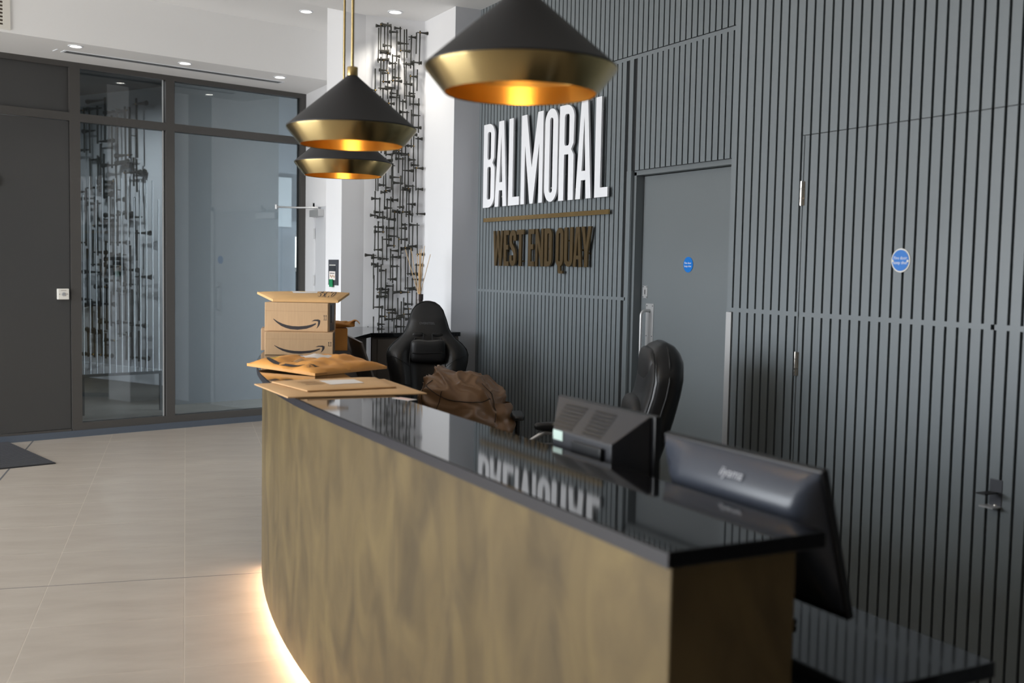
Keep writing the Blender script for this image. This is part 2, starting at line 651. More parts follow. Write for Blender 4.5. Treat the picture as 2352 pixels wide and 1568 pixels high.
# ---- white wall beside the glass, the columns and the art recess
struct(MB().box(3.06, 8.10, 0, 3.3, 10.32, Z_MID).build('wall_right_far', M_white))
struct(MB().prism([(2.597, 8.135), (2.597, 7.757), (2.786, 7.79), (2.80, 7.86), (3.10, 7.86), (3.10, 8.135)], 0, Z_MID).build('wall_column_left', M_white))
struct(MB().prism([(2.786, 7.789), (3.25, 7.745), (3.25, 7.87), (2.786, 7.87)], 0, Z_MAIN).build('wall_back', M_white), 'white recessed wall carrying the nail sculpture')
struct(MB().box(3.247, 7.182, 0, 3.7, 7.80, Z_MAIN).build('wall_column_right', M_white))
struct(MB().box(3.2475, 7.178, 0, 3.47, 7.184, Z_MAIN).build('wall_column_return', M_greywall))

# ---- sign wall with vertical slats
PITCH = 0.05
GAP = 0.0115
SD = 0.013       # slat depth
wallR = struct(MB().box(XS + SD, 5.22, 0, XS + 0.2, 7.19, Z_MAIN).box(XS + SD, 3.7, 2.069, XS + 0.2, 5.22, Z_MAIN).build('wall_right', M_groove), 'grey slatted wall behind the lettering')
SLAT = {}


def slat(parent, X, y1, z0, z1, w=PITCH - GAP):
    """front face at X, from y1 down to y1-w"""
    k = (round(w, 4), round(z1 - z0, 4))
    if k not in SLAT:
        me = MB().box(0, -k[0], 0, SD, 0, k[1]).mesh('slat')
        me.materials.append(M_slat)
        SLAT[k] = me
    return inst(SLAT[k], 'slat', parent, (X, y1, z0))


def strip(parent, X, y0, y1, z0, z1, name='rail'):
    return MB().box(X, y0, z0, X + SD, y1, z1).build(name, M_slat, parent)


Z1, Z1b, ZJ = 1.327, 1.345, 2.717
y = 7.178
ys = []
while y - (PITCH - GAP) > 5.215:
    ys.append(y)
    y -= PITCH
yl = y + PITCH - (PITCH - GAP)
for yy in ys:
    slat(wallR, XS, yy, 0.0, Z1)
    slat(wallR, XS, yy, Z1b, ZJ - 0.021)
    slat(wallR, XS, yy, ZJ + 0.004, Z_MAIN)
strip(wallR, XS, 5.195, 7.178, Z1, Z1b)
strip(wallR, XS, 3.79, 7.178, ZJ - 0.021, ZJ - 0.001)
# slat stile beside the door, then the slats over the door
MB().box(XS, 5.166, 0, XS + SD, 5.205, ZJ - 0.021).build('stile', M_slat, wallR)
while y > 3.80:
    if y < 5.166:
        slat(wallR, XS, y, 2.069, ZJ - 0.021)
    slat(wallR, XS, y, ZJ + 0.004, Z_MAIN)
    y -= PITCH

# ---- grey flush door in the sign wall
dr = struct(empty('door_2', (0, 0, 0)), 'grey flush door with steel pull handle beside the lettering')
YD0, YD1 = 4.16, 5.163
MB().box(XS + 0.022, YD1 - 0.022, 0, XS + 0.12, YD1, 2.06).build('jamb', M_doorgrey, dr)
MB().box(XS + 0.022, YD0, 2.042, XS + 0.12, YD1, 2.069).build('head', M_doorgrey, dr)
MB().box(XS + 0.022, YD0 - 0.04, 0, XS + 0.12, YD0, 2.069).build('jamb', M_doorgrey, dr)
MB().box(XS + 0.005, YD1, 0, XS + 0.13, YD1 + 0.055, 2.069).build('lining', M_doorgrey, dr)
XD = XS + 0.075
leaf = MB().box(XD, YD0 + 0.004, 0.01, XD + 0.044, YD1 - 0.026, 2.038).build('leaf', M_doorgrey, dr)
MB().box(XS + 0.14, YD0 - 0.3, 0, XS + 0.2, YD1 + 0.1, 2.1).build('backing', M_groove, dr)
# keyhole plate
esc = MB().box(XD - 0.003, 5.075, 1.345, XD, 5.122, 1.415).build('escutcheon', M_steel, leaf)
MB().box(XD - 0.0045, 5.096, 1.366, XD - 0.0025, 5.101, 1.393).build('keyhole', M_jet, leaf)
for a in (5.081, 5.116):
    for b in (1.351, 1.409):
        MB().cyl((XD - 0.005, a, b), (XD - 0.002, a, b), 0.003).build('screw', M_plate, leaf)
# pull handle on its plate
hp = MB().box(XD - 0.003, 5.010, 0.94, XD, 5.085, 1.315).build('handle_plate', M_steel, leaf)
ht = []
for k in range(9):
    a = PI / 2 * k / 8
    ht.append((XD - 0.03 - 0.03 * math.sin(a), 5.047, 1.245 + 0.03 * math.cos(a)))
hpts = [(XD - 0.002, 5.047, 1.275)] + ht + [(p[0], p[1], 2.262 - p[2]) for p in reversed(ht)] + [(XD - 0.002, 5.047, 0.987)]
MB().tube(hpts, 0.0095, 12).build('pull_handle', M_steel, leaf, smooth=True, auto=50)
for a in (5.020, 5.075):
    for b in (1.302, 1.13, 0.955):
        MB().cyl((XD - 0.0045, a, b), (XD - 0.002, a, b), 0.0032).build('screw', M_plate, leaf)


def door_disc(X, y, z, r, label, framed):
    t = empty('door_sign', (X, y, z))
    MB().cyl((-0.002, 0, 0), (0, 0, 0), r, n=40).build('rim' if framed else 'disc', M_plastic_w if framed else M_blue, t)
    if framed:
        MB().cyl((-0.0035, 0, 0), (-0.001, 0, 0), r * 0.88, n=40).build('disc', M_blue, t)
    m = frame((-0.0042, 0, 0), (0, -1, 0), (0, 0, 1))
    for txt, dz in (('Fire door', 0.0085), ('keep shut', -0.0085)):
        me = text_mesh('lettering', txt, r * 0.37, 0.0006)
        place_mesh(me, 'lettering', M_signwhite, t, Matrix.Translation((0, 0, dz)) @ m)
    if framed:
        for s_ in (-1, 1):
            MB().cyl((-0.0055, s_ * r * 0.8, -0.002), (-0.003, s_ * r * 0.8, -0.002), 0.0045, n=10).build('screw', M_plastic_w, t)
    tag(t, label, 'sign')
    return t


door_disc(XD - 0.0005, 4.70, 1.538, 0.042, 'round blue fire door sticker on plain grey door', False)

# ---- nearer slat wall, standing proud of the sign wall
YC = 3.79
wallN = struct(MB().box(XR + SD, -1.6, 0, XS + 0.12, 2.405, Z_MAIN).box(XR + SD, 3.337, 0, XS + 0.12, YC, Z_MAIN).box(XR + SD, 2.405, 2.06, XS + 0.12, 3.337, Z_MAIN)
               .box(XR + 0.06, 2.405, 0, XS + 0.12, 3.337, 2.06).build('wall_right_near', M_groove), 'grey slatted wall with a concealed door')
door3 = struct(empty('door_3'), 'slat faced concealed door with bright hinges')
MB().box(XR + SD, 2.418, 0.005, XR + 0.055, 3.328, 2.055).build('leaf', M_groove, door3)
YF = 3.7505
strip_done = []
y = YF - GAP / 2 + 0.0 - 0.0
first = True
slat(wallN, XR, YC, Z1b, Z_MAIN, YC - YF - GAP / 2)
cg = MB().box(XR - 0.0015, YF + GAP / 2, 0, XR + SD, YC + 0.002, Z1 - 0.002).build('corner_guard', M_steel, wallN)
y = YF - GAP / 2
HEAD = 2.058
while y > 0.2:
    y0 = y - (PITCH - GAP)
    full = (y0 >= 3.337) or (y <= 2.40)
    if full:
        slat(wallN, XR, y, 0, Z1)
        if y <= 2.40:
            slat(wallN, XR, y, Z1b, HEAD - 0.0015)
            slat(wallN, XR, y, HEAD + 0.0015, Z_MAIN)
        else:
            slat(wallN, XR, y, Z1b, Z_MAIN)
    elif y0 < 3.337 < y or (y0 < 2.405 < y):
        # slat cut by the door edge
        cut = 3.333 if y > 3.0 else 2.411
        slat(wallN, XR, y, HEAD + 0.0015, Z_MAIN)
        a, b = (wallN, door3) if y > 3 else (door3, wallN)
        for z0, z1 in ((0, Z1), (Z1b, HEAD - 0.0015)):
            if y - cut - 0.0025 > 0.004:
                slat(a, XR, y, z0, z1, y - cut - 0.0025)
            if cut - 0.0025 - y0 > 0.004:
                slat(b, XR, cut - 0.0025, z0, z1, cut - 0.0025 - y0)
    else:
        slat(wallN, XR, y, HEAD + 0.0015, Z_MAIN)
        slat(door3, XR, y, 0, Z1)
        slat(door3, XR, y, Z1b, HEAD - 0.0015)
    y -= PITCH
strip(wallN, XR, 3.336, YC, Z1, Z1b)
strip(door3, XR, 2.418, 3.329, Z1, Z1b)
strip(wallN, XR, 0.2, 2.403, Z1, Z1b)
for z0 in (1.776, 1.085):
    h = MB()
    h.cyl((XR - 0.006, 3.333, z0), (XR - 0.006, 3.333, z0 + 0.027), 0.0085, n=12)
    h.cyl((XR - 0.006, 3.333, z0 + 0.030), (XR - 0.006, 3.333, z0 + 0.066), 0.0085, n=12)
    h.cyl((XR - 0.006, 3.333, z0 + 0.069), (XR - 0.006, 3.333, z0 + 0.097), 0.0085, n=12)
    h.box(XR - 0.003, 3.32, z0, XR, 3.346, z0 + 0.097)
    h.build('hinge', M_chrome, door3, smooth=True, auto=40)
door_disc(XR - 0.0005, 2.81, 1.556, 0.0435, 'round blue fire door sign with white rim on slatted wall', True)
# small steel latch bracket on the wall
lt = empty('latch_bracket', (XR, 2.365, 0.742))
MB().box(-0.003, -0.024, 0, 0, 0.024, 0.092).build('back_plate', M_plate, lt, bevel=0.0015)
MB().box(-0.045, -0.024, 0, -0.001, 0.030, 0.004).build('ledge', M_steel, lt)
MB().box(-0.006, -0.017, 0.012, -0.002, 0.017, 0.078).build('slot', M_jet, lt)
MB().lathe([(0.0, 0.0), (0.006, 0.001), (0.0075, 0.004), (0.0065, 0.008), (0.0, 0.010)], 14).build('screw_head', M_chrome, lt, smooth=True)
lt.children[-1].rotation_euler = (0, -PI / 2, 0)
lt.children[-1].location = (-0.004, -0.004, 0.055)
tag(lt, 'small steel angle latch bracket screwed to the slats', 'bracket')

# ---- facade on the daylight side: frames with open lights between them
struct(MB().box(XL - 0.2, YB, 0, XL, 2.5, Z_MID).build('wall_left', M_white))
struct(MB().box(XL - 0.2, 2.5, 3.2, XL, 9.3, Z_MID).build('wall_left_head', M_white))
w2 = struct(empty('window_2', (XL, 5.2, 0)), 'tall facade glazing with slim dark posts')
for k in range(6):
    yy = -2.66 + k * 1.34
    MB().box(-0.12, yy - 0.04, 0.0, -0.02, yy + 0.04, 3.2).build('post', M_frame, w2)
MB().box(-0.12, -2.7, 0.0, -0.02, 4.1, 0.12).build('sill', M_frame, w2)
MB().box(-0.12, -2.7, 2.3, -0.02, 4.1, 2.37).build('transom', M_frame, w2)
struct(MB().box(XL - 0.2, YB - 0.2, 0, 4, YB, Z_MID).build('wall_front', mat('warm_bounce_grey', rgb(150, 138, 122), 0.7)))  # unseen wall, colour raised to throw more light on the desk end
struct(MB().box(XS + 0.1, YB, 0, XS + 0.3, -1.5, Z_MAIN).build('wall_right_behind', M_slat))
portal((XL - 0.02, 5.9, 1.66), 3.0, 6.75, (0, -PI / 2, 0))

# ================================================================== ROOM BEHIND THE GLASS
pA, pB = Vector((1.10, 15.45, 0)), Vector((2.75, 12.6, 0))
dAB = (pB - pA).normalized()
nAB = Vector((dAB.y, -dAB.x, 0))
if nAB.y > 0:
    nAB = -nAB


def line_box(p, q, nrm, t, z0, z1):
    """slab from p to q, thickness t behind the face whose normal is nrm"""
    b = -nrm * t
    vs = [(p.x, p.y, z0), (q.x, q.y, z0), (q.x + b.x, q.y + b.y, z0), (p.x + b.x, p.y + b.y, z0)]
    return MB().add(vs + [(v[0], v[1], z1) for v in vs], [(0, 3, 2, 1), (4, 5, 6, 7), (0, 1, 5, 4), (1, 2, 6, 5), (2, 3, 7, 6), (3, 0, 4, 7)])


struct(line_box(pA - dAB * 1.5, pB, nAB, 0.15, 0, 3.6).build('wall_back_room', M_backwhite))
struct(line_box(pA - dAB * 1.5 + nAB * 0.02, pB + nAB * 0.02, nAB, 0.02, 0, 0.19).build('baseboard_back_room', M_signwhite))
struct(MB().prism([gp(-6, 0.06)[:2], gp(7, 0.06)[:2], gp(7, 8.6)[:2], gp(-6, 8.6)[:2]], 3.58, 3.68).build('ceiling_back_room', M_backroom))
dk = MB()
gbox(dk, 1.50, 2.70, 1.5, 1.62, 0, 3.58)  # added dark slab that keeps the right pane dark so reflections show
struct(dk.build('wall_back_room_blocker', M_backroom))
M_bgrey = mat('back_room_blue_grey', rgb(92, 98, 106), 0.7)
for nm, a in (('wall_back_room_side', (2.9, 3.50, 2.5, 2.6, 0, 2.6)), ('wall_back_room_lintel', (2.9, 5.5, 2.5, 2.6, 2.02, 3.58))):
    dk = MB()
    gbox(dk, *a)
    struct(dk.build(nm, M_bgrey))
dk = MB()
gbox(dk, 3.2, 3.42, 2.48, 2.5, 1.95, 2.55)
gbox(dk, 3.52, 3.9, 2.48, 2.5, 2.05, 2.58)
struct(dk.build('trim_3', mat('back_room_panel', rgb(130, 136, 142), 0.6)))
dk = MB()
gbox(dk, -6, 1.0, 8.4, 8.6, 0, 3.58)
gbox(dk, -6, -5.8, 0.1, 8.5, 0, 3.58)
gbox(dk, 5.6, 5.8, 0.1, 6.2, 0, 3.58)
struct(dk.build('wall_back_room_far', M_backwhite))

# ================================================================== WALL SIGN LETTERS
def arc(cx, cy, rx, ry, a0, a1, n=10):
    return [(cx + rx * math.cos(R(a0 + (a1 - a0) * i / n)), cy + ry * math.sin(R(a0 + (a1 - a0) * i / n))) for i in range(n + 1)]


def rrect(x0, y0, x1, y1, rx, ry):
    return arc(x1 - rx, y1 - ry, rx, ry, 0, 90) + arc(x0 + rx, y1 - ry, rx, ry, 90, 180) + arc(x0 + rx, y0 + ry, rx, ry, 180, 270) + arc(x1 - rx, y0 + ry, rx, ry, 270, 360)


def stroke(pts, s):
    L_, R_ = [], []
    for i, p in enumerate(pts):
        a = pts[max(i - 1, 0)]
        b = pts[min(i + 1, len(pts) - 1)]
        dx, dy = b[0] - a[0], b[1] - a[1]
        l = math.hypot(dx, dy) or 1
        nx, ny = -dy / l * s / 2, dx / l * s / 2
        L_.append((p[0] + nx, p[1] + ny))
        R_.append((p[0] - nx, p[1] - ny))
    return L_ + R_[::-1]


def glyph(ch, w, h, s):
    t = s * 0.9      # horizontal bar thickness
    if ch == 'L':
        return [[(0, 0), (w, 0), (w, t), (s, t), (s, h), (0, h)]]
    if ch == 'A':
        q = 0.60 * s

        def xi(y_):
            return s * 0.92 + (w / 2 - s * 0.92) * y_ / (0.84 * h)
        c0, c1 = 0.19 * h, 0.285 * h
        return [[(0, 0), (s * 0.92, 0), (xi(c0), c0), (w - xi(c0), c0), (w - s * 0.92, 0), (w, 0), (w / 2 + q, h), (w / 2 - q, h)],
                [(xi(c1), c1), (w / 2, 0.84 * h), (w - xi(c1), c1)]]
    if ch == 'M':
        k = 0.82 * s
        return [[(0, 0), (0, h), (1.15 * s, h), (w / 2, 0.40 * h), (w - 1.15 * s, h), (w, h), (w, 0), (w - k, 0), (w - k, 0.66 * h),
                 (w / 2 + 0.36 * s, 0.0), (w / 2 - 0.36 * s, 0.0), (k, 0.66 * h), (k, 0)]]
    if ch == 'O':
        r = w / 2
        return [rrect(0, 0, w, h, r * 0.999, r * 1.1), rrect(s, t, w - s, h - t, (w - 2 * s) / 2 * 0.99, (w - 2 * s) / 2)]
    if ch in 'BR':
        m = 0.53 * h
        r = min(0.6 * w, 0.12)
        r = 0.55 * w
        out = [(0, 0), (0, h)] + arc(w - r, h - r * 0.8, r * 0.95, r * 0.8, 90, 0) + [(w - 0.05 * w, m + 0.06 * h), (w - 0.2 * w, m)]
        hole_u = rrect(s, m + t * 0.45, w - s * 0.95 - 0.02 * w, h - t, (w - 2 * s) * 0.3, (w - 2 * s) * 0.4)
        if ch == 'B':
            out += [(w, m - 0.06 * h)] + arc(w - r, r * 0.8, r, r * 0.8, 0, -90)
            return [out, hole_u, rrect(s, t, w - s * 0.95, m - t * 0.45, (w - 2 * s) * 0.3, (w - 2 * s) * 0.4)]
        out += [(w - 0.03 * w, m - 0.06 * h), (w - 0.02 * w, 0), (w - 0.02 * w - s, 0), (w - 0.04 * w - s, m - t * 0.5), (s, m - t * 0.5), (s, 0)]
        return [out, hole_u]
    if ch == 'D':
        r = 0.55 * w
        return [[(0, 0), (0, h)] + arc(w - r, h - r * 0.9, r, r * 0.9, 90, 0) + arc(w - r, r * 0.9, r, r * 0.9, 0, -90),
                rrect(s, t, w - s, h - t, (w - 2 * s) * 0.35, (w - 2 * s) * 0.5)]
    if ch == 'E':
        return [[(0, 0), (w, 0), (w, t), (s, t), (s, 0.46 * h), (w * 0.86, 0.46 * h), (w * 0.86, 0.46 * h + t), (s, 0.46 * h + t), (s, h - t), (w, h - t), (w, h), (0, h)]]
    if ch == 'T':
        c = w / 2
        return [[(c - s / 2, 0), (c + s / 2, 0), (c + s / 2, h - t), (w, h - t), (w, h), (0, h), (0, h - t), (c - s / 2, h - t)]]
    if ch == 'N':
        k = 0.8 * s
        return [[(0, 0), (k, 0), (k, 0.62 * h), (w - k * 1.05, 0), (w, 0), (w, h), (w - k, h), (w - k, 0.40 * h), (k * 1.05, h), (0, h)]]
    if ch == 'U':
        r = w / 2 * 0.999
        ri = (w - 2 * s) / 2
        return [[(0, h), (s, h)] + [(p[0], p[1]) for p in arc(w / 2, t + ri, ri, ri, 180, 360)] + [(w - s, h), (w, h)] + arc(w / 2, r, r, r, 0, -180)]
    if ch == 'S':
        a = s / 2
        r = w / 2 - a
        pts = [(w - a, 0.70 * h), (w - a, h - a - r)] + arc(w / 2, h - a - r, r, r, 0, 180, 10)[1:] + [(a, 0.68 * h), (a * 1.3, 0.60 * h), (w - a * 1.3, 0.40 * h), (w - a, 0.32 * h), (w - a, a + r)] \
            + arc(w / 2, a + r, r, r, 0, -180, 10)[1:] + [(a, 0.30 * h)]
        return [stroke(pts, s)]
    if ch == 'Q':
        r = w / 2
        out = rrect(0, 0, w, h, r * 0.999, r * 1.1)
        tail = [(w * 0.32, 0.02 * h), (w * 0.30, -0.10 * h), (w * 0.42, -0.175 * h), (w * 0.95, -0.175 * h), (w * 0.95, -0.10 * h), (w * 0.68, -0.10 * h), (w * 0.66, 0.02 * h)]
        i = next(k for k, p in enumerate(out) if p[1] < 0.05 * h and p[0] < w * 0.5)
        body = [p for p in out if not (w * 0.30 < p[0] < w * 0.68 and p[1] < 0.2 * h)]
        k = next(j for j in range(len(body)) if body[j][0] <= w * 0.31 and body[j][1] < 0.25 * h and body[(j + 1) % len(body)][0] >= w * 0.67)
        body = body[:k + 1] + tail + body[k + 1:]
        return [body, rrect(s, t, w - s, h - t, (w - 2 * s) / 2 * 0.99, (w - 2 * s) / 2)]
    if ch == 'Y':
        c = w / 2
        return [[(c - s / 2, 0), (c + s / 2, 0), (c + s / 2, 0.38 * h), (w, h), (w - s, h), (c, 0.55 * h), (s, h), (0, h), (c - s / 2, 0.38 * h)]]
    if ch == 'W':
        q = w / 4
        return [[(0, h), (s * 0.8, h), (q + 0.02 * w, 0.35 * h), (w / 2 - 0.36 * s, h), (w / 2 + 0.36 * s, h), (3 * q - 0.02 * w, 0.35 * h), (w - s * 0.8, h), (w, h),
                 (3 * q + 0.42 * s, 0), (3 * q - 0.42 * s, 0), (w / 2, 0.55 * h), (q + 0.42 * s, 0), (q - 0.42 * s, 0)]]


def letters(spec, z0, h, s, X0, X1, m, parent):
    for ch, ya, yb in spec:
        me = curve_mesh('letter', glyph(ch, ya - yb, h, s), X1 - X0)
        place_mesh(me, 'letter', m, parent, frame(((X0 + X1) / 2 - parent.location.x, ya - parent.location.y, z0 - parent.location.z), (0, -1, 0), (0, 0, 1)))


sg = empty('sign_lettering', (XS, 6.2, 1.931))
letters([('B', 7.024, 6.845), ('A', 6.836, 6.655), ('L', 6.628, 6.468), ('M', 6.445, 6.146), ('O', 6.122, 5.955), ('R', 5.935, 5.750), ('A', 5.726, 5.545), ('L', 5.505, 5.358)],
        1.931, 0.592, 0.063, XS - 0.034, XS - 0.022, M_letter, sg)
for yy, zz in ((6.99, 2.2), (6.74, 2.0), (6.6, 2.0), (6.42, 2.1), (6.04, 2.02), (5.9, 2.1), (5.79, 2.0), (5.62, 2.03), (5.47, 2.0), (6.17, 2.0), (5.47, 2.45), (6.6, 2.45)):
    MB().cyl((-0.026, yy - 6.2, zz - 1.931), (0.004, yy - 6.2, zz - 1.931), 0.006, n=8).build('standoff', M_steel, sg)
tag(sg, 'large white raised capital letters on the grey slatted wall', 'sign')
sb = empty('sign_bar', (XS, 6.185, 1.829))
MB().box(-0.030, -0.834, 0, -0.018, 0.834, 0.0275).build('bar', M_bronzebar, sb)
for yy in (-0.7, 0, 0.7):
    MB().cyl((-0.02, yy, 0.014), (0.004, yy, 0.014), 0.005, n=8).build('standoff', M_steel, sb)
tag(sb, 'long thin bronze bar below the white lettering', 'sign')
sw = empty('sign_lettering', (XS, 6.18, 1.516))
letters([('W', 6.845, 6.697), ('E', 6.680, 6.604), ('S', 6.594, 6.498), ('T', 6.489, 6.385), ('E', 6.322, 6.240), ('N', 6.222, 6.116), ('D', 6.100, 6.004), ('Q', 5.953, 5.858), ('U', 5.846, 5.742),
         ('A', 5.736, 5.634), ('Y', 5.640, 5.528)],
        1.516, 0.246, 0.036, XS - 0.034, XS - 0.022, M_bronze_letter, sw)
for yy, zz in ((6.77, 1.6), (6.66, 1.62), (6.54, 1.55), (6.43, 1.55), (6.30, 1.63), (6.16, 1.55), (6.08, 1.63), (5.9, 1.6), (5.83, 1.68), (5.67, 1.62), (5.58, 1.6)):
    MB().cyl((-0.03, yy - 6.18, zz - 1.516), (0.004, yy - 6.18, zz - 1.516), 0.005, n=8).build('standoff', M_bronze_letter, sw)
tag(sw, 'smaller bronze raised capital letters under the bronze bar', 'sign')

# ================================================================== NAIL SCULPTURES
rod_me = MB().lathe([(0.0052, 0), (0.0044, 0.5), (0.0058, 1.0)], 6, True).mesh('rod')
rod_me.materials.append(M_iron)
nail_me = MB().lathe([(0.0030, 0), (0.0052, 0.35), (0.0080, 0.75), (0.0135, 0.97), (0.0135, 1.0)], 6, True).mesh('nail')
nail_me.materials.append(M_iron)
dot_me = MB().lathe([(0.0001, -0.006), (0.006, 0), (0.0001, 0.006)], 6).mesh('gilded_joint')
dot_me.materials.append(M_golddot)


def sculpture(name, loc, rz, wd, ht, ncol, sc, seed, label, dens=1.0):
    rn = random.Random(seed)
    t = empty(name, loc, rz)
    n = 0
    dx = wd / ncol
    for c in range(ncol):
        z = ht - rn.uniform(0, 0.10) * sc
        x = (c + 0.5) * dx
        while z > 0.06 * sc:
            L_ = rn.uniform(0.14, 0.30) * sc
            L_ = min(L_, z)
            dep = -rn.uniform(0.028, 0.065) * sc
            xx = x + rn.uniform(-0.3, 0.3) * dx
            inst(rod_me, 'rod', t, (xx, dep, z - L_), (0, rn.uniform(-0.02, 0.02), 0), (sc, sc, L_))
            n += 1
            for f in (0.06, 0.94) if rn.random() < 0.62 * dens else (rn.choice((0.1, 0.9, 0.5)),):
                if rn.random() > 0.80:
                    continue
                nl = rn.uniform(1.7, 2.9) * dx
                zz = z - L_ * f
                sgn = rn.choice((-1, 1))
                d2 = dep + rn.choice((-0.006, 0.006)) * sc
                x0 = xx - sgn * rn.uniform(0.1, 0.8) * dx
                x0 = min(max(x0, nl * 0.3 if sgn < 0 else -0.2 * dx), wd - nl * 0.3 if sgn > 0 else wd + 0.2 * dx)
                inst(nail_me, 'nail', t, (x0, d2, zz), (0, sgn * PI / 2, 0), (sc, sc, nl))
                n += 1
                if rn.random() < 0.42:
                    inst(dot_me, 'gilded_joint', t, (xx, d2 - 0.004, zz), (0, 0, 0), (sc * 0.9,) * 3)
            if n > 280:
                break
            z -= L_ + rn.uniform(-0.03, 0.06) * sc
    # wall pins
    for k in range(10):
        p = MB()
        px_, pz_ = rn.uniform(0.1, 0.9) * wd, (k + 0.5) * ht / 10
        p.cyl((px_, -0.04 * sc, pz_), (px_, 0.0, pz_), 0.003 * sc, n=6).build('wall_pin', M_iron, t)
    tag(t, label, 'sculpture')
    return t


sculpture('wall_sculpture', (2.845, 7.783, 1.02), math.atan2(-0.044, 0.464), 0.36, 2.32, 12, 1.0, 5, 'tall nail sculpture of dark iron rods on the white recess wall')
# the sculpture on the far wall, seen through the glass
rzb = math.atan2(dAB.y, dAB.x)
pS = Vector((1.60, 14.61, 0)) + nAB * 0.005
sculpture('wall_sculpture', (pS.x, pS.y, 0.28), rzb, 1.10, 3.22, 9, 2.4, 11, 'dark grid sculpture on the far wall seen through the glass')
# added white rods standing in for pale stripes in the glass
sc_ = empty('stripe_rods', gp(0.45, 1.2, 0))
sc_.rotation_euler = (0, 0, math.atan2(GD.y, GD.x))
M_rod = mat('rod_white', rgb(226, 232, 240), 0.5)
for k in range(13):
    x = k * 0.062
    MB().cyl((x, 0, 0.40), (x, 0, 2.30 if k % 4 else 2.12), 0.0065, n=8).build('rod', M_rod, sc_)
MB().box(-0.02, -0.012, 0.372, 0.77, 0.012, 0.40).build('rail', M_backroom, sc_)
MB().box(-0.02, -0.010, 0.0, 0.0, 0.010, 0.372).build('foot', M_backroom, sc_)
MB().box(0.75, -0.010, 0.0, 0.77, 0.010, 0.372).build('foot', M_backroom, sc_)
tag(sc_, 'slim white upright rods added for the pale stripes in the glass', 'screen')

# ================================================================== DOWNLIGHTS
def downlight(x, y, z, label, power, r=0.045, cone=110, warm=(1, 0.93, 0.82)):
    t = empty('downlight', (x, y, z))
    MB().lathe([(r * 1.25, 0), (r * 1.25, -0.004), (r * 1.0, -0.006), (r * 0.9, 0.0), (r * 0.8, 0.012)], 28).build('trim_ring', M_signwhite, t, smooth=True, auto=40)
    MB().lathe([(0.0001, -0.002), (r * 0.78, -0.002), (r * 0.78, 0.0)], 24).build('lens', M_lampglow, t)
    l = bpy.data.lights.new('lamp', 'SPOT')
    l.energy = power
    l.spot_size = R(cone)
    l.spot_blend = 0.8
    l.color = warm
    l.shadow_soft_size = 0.04
    o = bpy.data.objects.new('lamp', l)
    o.location = (0, 0, -0.02)
    o.parent = t
    COL.objects.link(o)
    tag(t, label, 'downlight', 'recessed ceiling downlights')
    return t


downlight(0.871, 8.987, Z_SOF, 'recessed downlight at the left of the soffit slot vent', 14)
downlight(1.735, 9.232, Z_SOF, 'recessed downlight above the middle of the soffit slot vent', 14)
downlight(2.585, 9.436, Z_SOF, 'recessed downlight at the right end of the soffit slot vent', 14)
downlight(2.592, 8.68, Z_MID, 'recessed downlight in the raised ceiling left of the column', 16)
downlight(2.936, 7.571, Z_MAIN, 'recessed downlight directly above the nail sculpture', 22)

for u_, d_, lb in ((-0.2, 2.4, 'left of the two added downlights that brighten the room behind the glass'), (0.9, 3.0, 'right of the two added downlights that brighten the room behind the glass')):
    p = gp(u_, d_, 3.58)  # added lamps, no such fittings seen, they brighten the far wall
    downlight(p.x, p.y, p.z - 0.03, lb, 150, cone=172, warm=(0.95, 0.97, 1.0))

# slot vent in the soffit
sv = empty('slot_vent', (0.80, 9.25, Z_SOF), math.atan2(GD.y, GD.x))
MB().box(0, -0.05, -0.003, 1.93, 0.05, 0).build('plate', M_signwhite, sv)
for k in range(3):
    MB().box(0.02, -0.034 + k * 0.027, -0.0045, 1.91, -0.020 + k * 0.027, -0.002).build('slot', M_black, sv)
MB().box(-0.06, -0.05, -0.004, -0.05, 0.05, 0).build('end_cap', M_signwhite, sv)
tag(sv, 'long triple slot air vent in the soffit', 'vent')
# grille in the bulkhead
gl = empty('air_grille', (0.402 - 0.002 * GN.x, 8.736 - 0.0, 3.155), math.atan2(GD.y, GD.x))
MB().box(-0.62, -0.012, 0, 0, 0.0, 0.03).build('frame_bottom', M_plastic_w, gl)
MB().box(-0.05, -0.012, 0.03, 0, 0.0, 0.36).build('frame_side', M_plastic_w, gl)
MB().box(-0.62, -0.012, 0.36, 0, 0.0, 0.39).build('frame_top', M_plastic_w, gl)
MB().box(-0.62, -0.012, 0.03, -0.57, 0.0, 0.36).build('frame_side', M_plastic_w, gl)
MB().box(-0.57, -0.003, 0.03, -0.05, 0.0, 0.36).build('backing', mat('grille_dark', rgb(70, 58, 46), 0.8), gl)
for k in range(12):
    z = 0.042 + k * 0.026
    MB().add([(-0.57, -0.011, z), (-0.05, -0.011, z), (-0.05, -0.003, z + 0.012), (-0.57, -0.003, z + 0.012),
              (-0.57, -0.011, z + 0.003), (-0.05, -0.011, z + 0.003), (-0.05, -0.003, z + 0.015), (-0.57, -0.003, z + 0.015)],
             [(0, 3, 2, 1), (4, 5, 6, 7), (0, 1, 5, 4), (1, 2, 6, 5), (2, 3, 7, 6), (3, 0, 4, 7)]).build('louvre', M_plastic_w, gl)
tag(gl, 'white louvred air grille in the bulkhead', 'grille')

# ================================================================== RECEPTION DESK
CX, CY, RO, RI = 7.89, 3.3, 6.84, 6.49
Y_END = 1.43


def path(off, th_end, n=40, y_start=Y_END):
    """plan line parallel to the outer counter edge, off metres inside it"""
    r = RO - off
    pts = [(CX - r, y_start + (CY - y_start) * i / 6) for i in range(6)]
    for i in range(n + 1):
        a = R(th_end) * i / n
        pts.append((CX - r * math.cos(a), CY + r * math.sin(a)))
    return pts


